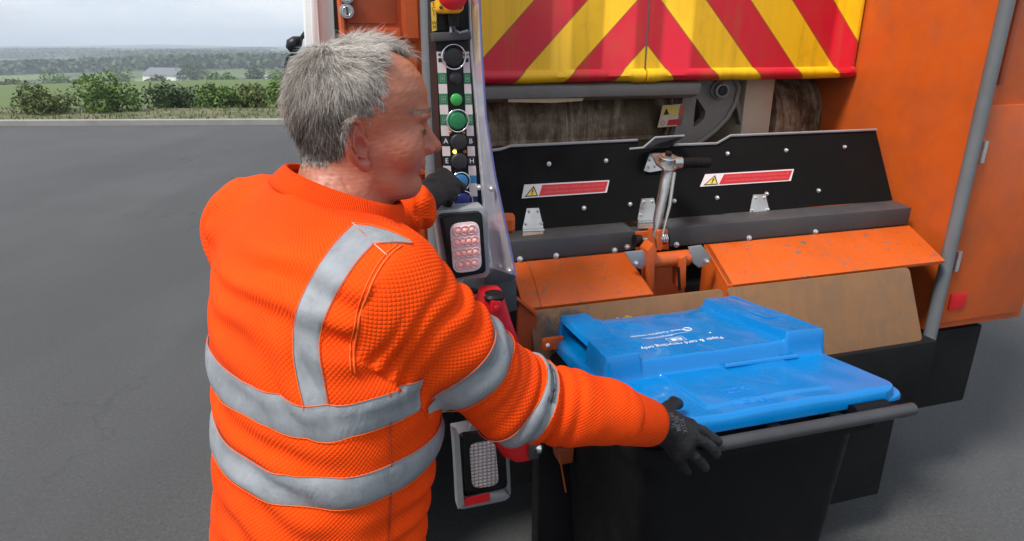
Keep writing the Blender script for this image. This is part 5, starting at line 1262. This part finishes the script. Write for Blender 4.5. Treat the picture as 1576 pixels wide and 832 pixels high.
# ---- reflective tape, laid on the cloth
m = newmat('reflective_tape', (.34, .36, .385), .55, .0, Specular_IOR_Level=.3); b = NB(m)
c = b.mix(b.ramp(b.noise(13, 7, rough=.7), [(.35, 0.), (.7, 1.)]), (.17, .182, .20), (.27, .288, .31)); b.col(b.mix(b.ramp(b.noise(40, 7, rough=.8), [(.6, 0.), (.75, .5)]), c, (.22, .2, .19)))
b.bump(b.noise(26, 4, b.map(scale=(1, 1, .45)), dist=.8), .7, .006); b.bump(b.noise(900, 1), .15, .0004); M['tape'] = m; M['thread'] = newmat('pale_thread', (.62, .40, .30), .8); M['othread'] = newmat('orange_thread', (.80, .12, .01), .8); M['dthread'] = newmat('dark_seam', (.30, .03, .005), .9)
def tape_mesh(name, grid, off=.0022, mat=None):
    "grid[i][j] surface hits (point, normal) or None"
    ni, nj = len(grid), len(grid[0]); vs_, fs = [], []; ok = {}
    for i in range(ni):
        for j in range(nj):
            g = grid[i][j]
            if g is None: continue
            ok[i, j] = len(vs_); o_ = off if 0 < j < nj-1 else off*.25; vs_.append(Vector(g[0])+Vector(g[1])*o_)
    for i in range(ni-1):
        for j in range(nj-1):
            q = [(i, j), (i+1, j), (i+1, j+1), (i, j+1)]
            if all(k in ok for k in q):
                pts = [vs_[ok[k]] for k in q]
                if max((pts[a]-pts[(a+1) % 4]).length for a in range(4)) < .035: fs.append([ok[k] for k in q])
    me = bpy.data.meshes.new(name); me.from_pydata(vs_, [], fs); me.update()
    a_ = np.array([x.co for x in me.vertices]); 
    o = mesh_obj(name, me, mat or M['tape'], None, True); plocal(o); return o
def smooth_grid(grid, it=2):
    return grid
def cam_hit(u, v_):
    d = ray(u, v_); h = bvh.ray_cast(Vector((0, 0, CH)), d.normalized()); return (h[0], h[1] if h[1].dot(d) < 0 else -h[1]) if h[0] is not None else None
def edge_thread(o_name, grid, js, mat, r=.0006):
    bm = bmesh.new()
    for j in js:
        pts = [Vector(g[j][0])+Vector(g[j][1])*.0026 for g in grid if g[j] is not None]
        run = [pts[0]]
        for p in pts[1:]:
            if (p-run[-1]).length > .03:
                if len(run) > 2: add_tube(bm, run, r, 5)
                run = [p]
            elif (p-run[-1]).length > .002: run.append(p)
        if len(run) > 2: add_tube(bm, run, r, 5)
    return bm
def catmull(pts, n):
    P_ = [Vector(p) for p in pts]; P_ = [P_[0]*2-P_[1]]+P_+[P_[-1]*2-P_[-2]]; out = []
    for i in range(1, len(P_)-2):
        for k in range(n): t = k/n; a, b_, c_, d_ = P_[i-1:i+3]; out.append(.5*((2*b_)+(c_-a)*t+(2*a-5*b_+4*c_-d_)*t*t+(3*b_-a-3*c_+d_)*t**3))
    out.append(P_[-2]); return out
def brace(name, left, right):
    L_ = catmull([(u, v_, 0) for u, v_ in left], 10); R_ = catmull([(u, v_, 0) for u, v_ in right], 10)
    grid = [[cam_hit(*(a.lerp(b_, j/10)).xy) for j in range(11)] for a, b_ in zip(L_, R_)]
    o = tape_mesh(name, grid); t_ = bm_obj('tape_stitching', edge_thread(name, grid, (0, 10), M['thread']), M['othread'], None, True); t_.parent = o; return o
brace('reflective_tape', [(543, 346), (512, 378), (478, 430), (457, 478), (451, 530), (456, 575), (470, 634)], [(576, 375), (549, 405), (520, 450), (499, 495), (492, 535), (499, 580), (510, 640)])
brace('reflective_tape', [(545, 345), (575, 349), (605, 359), (632, 372)], [(577, 376), (596, 374), (615, 374), (634, 376)])
def body_hit(o_, d_):
    h = bvh.ray_cast(o_, d_); return (h[0], h[1] if h[1].dot(d_) > 0 else -h[1]) if h[0] is not None else None
def waist(z0, z1, dipf):
    grid = []
    for i in range(161):
        th = 2*math.pi*i/160; dr = Rd*math.cos(th)+Fd*math.sin(th); row = []
        for j in range(7):
            z = lerp(z0, z1, j/6)+dipf(th); o_ = Vector((np.interp(z, tz, tcx), np.interp(z, tz, tcy), z))
            h = body_hit(o_, Vector((dr[0], dr[1], 0)))
            if h is not None:
                hp = np.array(h[0]); qd = arm_coord(hp[None], RA)[0][0]
                if (h[0]-o_).length > .24 or h is None or ((hp-h_t)@an_ > .01 and qd < .092 and hp[0] > -.10): h = None
            row.append(h)
        if any(q is None for q in row): row = [None]*7
        grid.append(row)
    o = tape_mesh('reflective_tape', grid, .0042); t_ = bm_obj('tape_stitching', edge_thread('', grid, (0, 6), None), M['othread'], None, True); t_.parent = o
waist(1.228, 1.276, lambda th: -.010*math.exp(-((th-5.7)/.35)**2)-.016*max(0, math.cos(th-3.93))); waist(1.122, 1.168, lambda th: -.016*max(0, math.cos(th-3.93)))
def armband(A_, s0, s1, tilt, w=.05):
    pts = catmull([Vector(p) for p in A_], 10); seg = [(b_-a).length for a, b_ in zip(pts, pts[1:])]
    def at_(s):
        for a, b_, L_ in zip(pts, pts[1:], seg):
            if s <= L_: return a.lerp(b_, s/L_), (b_-a).normalized()
            s -= L_
        return pts[-1], (pts[-1]-pts[-2]).normalized()
    grid = []
    for i in range(97):
        th = 2*math.pi*i/96; row = []
        for j in range(9):
            s = lerp(s0, s1, j/8); p, ax_ = at_(s); u_ = Vector((0, 0, 1)); u_ = (u_-ax_*u_.dot(ax_)).normalized(); w_ = ax_.cross(u_)
            d_ = u_*math.cos(th)+w_*math.sin(th)+ax_*(tilt*math.cos(th)); d_.normalize(); h = body_hit(p, d_)
            row.append(h if h is not None and (h[0]-p).length < .092 else None)
        grid.append(row)
    o = tape_mesh('reflective_tape', grid); t_ = bm_obj('tape_stitching', edge_thread('', grid, (0, 8), None), M['othread'], None, True); t_.parent = o
armband(RA, .128, .180, .0); armband(RA, .262, .306, .0)
def seamline(name, uv, mat, r=.0012, n=8, off=.0008):
    P_ = catmull([(u, v_, 0) for u, v_ in uv], n); pts = []
    for p in P_:
        h = cam_hit(p.x, p.y)
        if h: pts.append(h[0]+h[1]*off)
    bm = bmesh.new(); add_tube(bm, pts, r, 6); o = bm_obj(name, bm, mat, None, True); plocal(o)
seamline('armhole_seam', [(618, 378), (598, 395), (578, 425), (560, 468), (550, 510), (545, 545), (546, 575)], M['othread'], .0013)
seamline('armhole_seam', [(612, 376), (592, 393), (572, 423), (554, 466), (544, 509), (539, 544), (540, 572)], M['othread'], .0009)
seamline('shoulder_seam', [(542, 343), (560, 358), (577, 376), (596, 393)], M['thread'], .0007)
seamline('side_seam', [(600, 604), (600, 660), (601, 720), (600, 780), (597, 831)], M['dthread'], .0010, off=.0022)

# ---- gloves
m = newmat('glove_black', (.017, .017, .018), .55, Specular_IOR_Level=.32); b = NB(m)
b.col(b.mix(b.noise(18, 6), (.004, .004, .0045), (.010, .010, .011))); b.rough(b.ramp(b.noise(9, 5), [(.35, .42), (.7, .7)])); b.bump(b.noise(420, 3, rough=.8), .4, .0009); b.bump(b.noise(45, 5), .35, .003); M['glove'] = m
def pv(*a): return V(*PX(*a))
def make_glove(name, wrist, wrist2, palm, fingers, thumb, h=.0016, wr=(.034, .030), pr=.0125):
    def fn(P):
        f = rcone(P, wrist, wrist2, *wr)
        pf = None
        for k, kn in enumerate(palm):
            g = rcone(P, wrist2*(.55)+kn*.45+(kn-wrist2)*.0, kn, .0165, pr); pf = g if pf is None else smin(pf, g, .016)
        for kn in palm: pf = smin(pf, rcone(P, wrist2, kn, .021, pr*.9), .012)
        f = smin(f, pf, .018); fg = None
        for ch, rd in fingers:
            g = chain(P, ch, rd, .0015); fg = g if fg is None else np.minimum(fg, g)
        f = smin(f, fg, .0045); f = smin(f, chain(P, *thumb, .002), .010)
        return f
    allp = np.array([wrist, wrist2]+[p for ch, _ in fingers for p in ch]+list(thumb[0])+palm); v_, f_ = surface(fn, allp.min(0)-.05, allp.max(0)+.05, h)
    Nn = vnormals(v_, f_); v_ = v_+Nn*(.0003*snoise(v_, 30, 5)+.00015*snoise(v_, 100, 6))[:, None]
    o = mesh_obj(name, np_mesh(name, v_, f_), M['glove']); plocal(o); return o, BVHTree.FromPolygons([Vector(p) for p in v_], f_.tolist()), None
kn = [pv(1060, 656, 1.120), pv(1062, 672, 1.110), pv(1055, 687, 1.108), pv(1044, 697, 1.115)]
gl, bvg, _ = make_glove('glove', pv(985, 648, 1.085), pv(1018, 652, 1.115), kn, [
    ([kn[0], pv(1083, 665, 1.130), pv(1096, 674, 1.130), pv(1104, 679, 1.130)], [.0115, .0102, .0098, .0088]),
    ([kn[1], pv(1082, 679, 1.112), pv(1095, 689, 1.115), pv(1102, 698, 1.118)], [.0115, .0104, .0098, .0088]),
    ([kn[2], pv(1070, 702, 1.112), pv(1079, 711, 1.118), pv(1085, 719, 1.120)], [.0110, .0098, .0092, .0082]),
    ([kn[3], pv(1049, 711, 1.130), pv(1053, 719, 1.150), pv(1058, 725, 1.165)], [.0100, .0088, .0082, .0074])],
    ([pv(1018, 640, 1.12), pv(1030, 627, 1.150), pv(1037, 620, 1.175), pv(1043, 621, 1.190)], [.016, .0125, .0115, .0105]), wr=(.034, .031))
tube_ = None
# printed size marks on the back of the glove
def on_glove(body, size, u, v_, ang, width, par):
    me = text_mesh(body, size*1000/1.12/1000*1000) if 0 else text_mesh(body, 10)
    w = max(q.co.x for q in me.vertices)-min(q.co.x for q in me.vertices); k = width/w; ca, sa = math.cos(ang), math.sin(ang)
    for q in me.vertices:
        x, y = q.co.x*k, -q.co.y*k*1.2; uu = u+x*ca-y*sa; vv = v_+x*sa+y*ca; d = ray(uu, vv); h = bvg.ray_cast(Vector((0, 0, CH)), d.normalized())
        q.co = (h[0]+(h[1] if h[1].dot(d) < 0 else -h[1])*.0007) if h[0] is not None else PX(uu, vv, 1.13)
    o = mesh_obj('printed_mark', me, M['gprint'], par); return o
M['gprint'] = newmat('grey_print', (.09, .09, .10), .6)
for (t_, sz, u, v_, a, w) in (('10 / XL', 7, 1034, 647, 1.38, 24), ('EN 388', 7, 1042, 652, 1.36, 22), ('3121X', 4, 1051, 655, 1.30, 22)):
    on_glove(t_, sz, u, v_, a, w, gl)
lk_ = [pv(682, 268, 1.395), pv(690, 276, 1.392), pv(692, 288, 1.385), pv(690, 299, 1.38)]
make_glove('glove', pv(640, 322, 1.300), pv(656, 302, 1.335), lk_, [
    ([lk_[0], pv(694, 274, 1.405), pv(704, 283, 1.412), pv(712, 288, 1.418)], [.0125, .0112, .0102, .0092]),
    ([lk_[1], pv(700, 284, 1.392), pv(702, 292, 1.410), pv(696, 295, 1.424)], [.0125, .0112, .0102, .009]),
    ([lk_[2], pv(698, 296, 1.385), pv(698, 303, 1.402), pv(690, 304, 1.415)], [.0118, .0108, .0098, .009]),
    ([lk_[3], pv(692, 307, 1.378), pv(690, 312, 1.392), pv(684, 312, 1.402)], [.0108, .0098, .009, .008])],
    ([pv(668, 280, 1.36), pv(684, 276, 1.395), pv(695, 287, 1.415), pv(701, 290, 1.424)], [.018, .0135, .012, .0105]), wr=(.034, .032))

# ---- trousers and boots (below the frame, but there from any other side)
hipc = np.array([-.32, .85])
def leg(sgn):
    hp = np.array([*(hipc+Rd*.095*sgn), .84]); kn_ = np.array([*(hipc+Rd*.11*sgn+Fd*.05), .48]); an_ = np.array([*(hipc+Rd*.12*sgn+Fd*(.0 if sgn > 0 else .12)), .10]); return [V(*hp), V(*kn_), V(*an_)]
def trf(P):
    f = ell(P, V(hipc[0], hipc[1], .86), V(.185, .165, .13))
    for s_ in (-1, 1): f = smin(f, chain(P, leg(s_), [.105, .080, .066], .02), .03)
    return smax(f, .085-P[:, 2], .006)
v_, f_ = surface(trf, (-.62, .55, .06), (.02, 1.15, 1.0), .012)
Nn = vnormals(v_, f_); v_ = v_+Nn*(.006*np.sin(v_[:, 2]*70+3*snoise(v_, 3, 2)))[:, None]
plocal(mesh_obj('trousers', np_mesh('trousers', v_, f_), painted('trouser_cloth', (.02, .024, .04), .9, .2)))
for s_ in (-1, 1):
    an_ = leg(s_)[2]; toe = an_+V(Fd[0], Fd[1], 0)*.17
    def btf(P):
        f = rcone(P, an_+V(0, 0, -.04), an_+V(0, 0, .04), .050, .052); f = smin(f, rcone(P, an_+V(0, 0, -.055), toe+V(0, 0, -.06), .044, .046), .03); return smax(f, -P[:, 2], .004)
    v_, f_ = surface(btf, (an_+V(-.12, -.12, -.11)), (an_+V(.28, .28, .12)), .007); plocal(mesh_obj('boot', np_mesh('boot', v_, f_), M['black']))
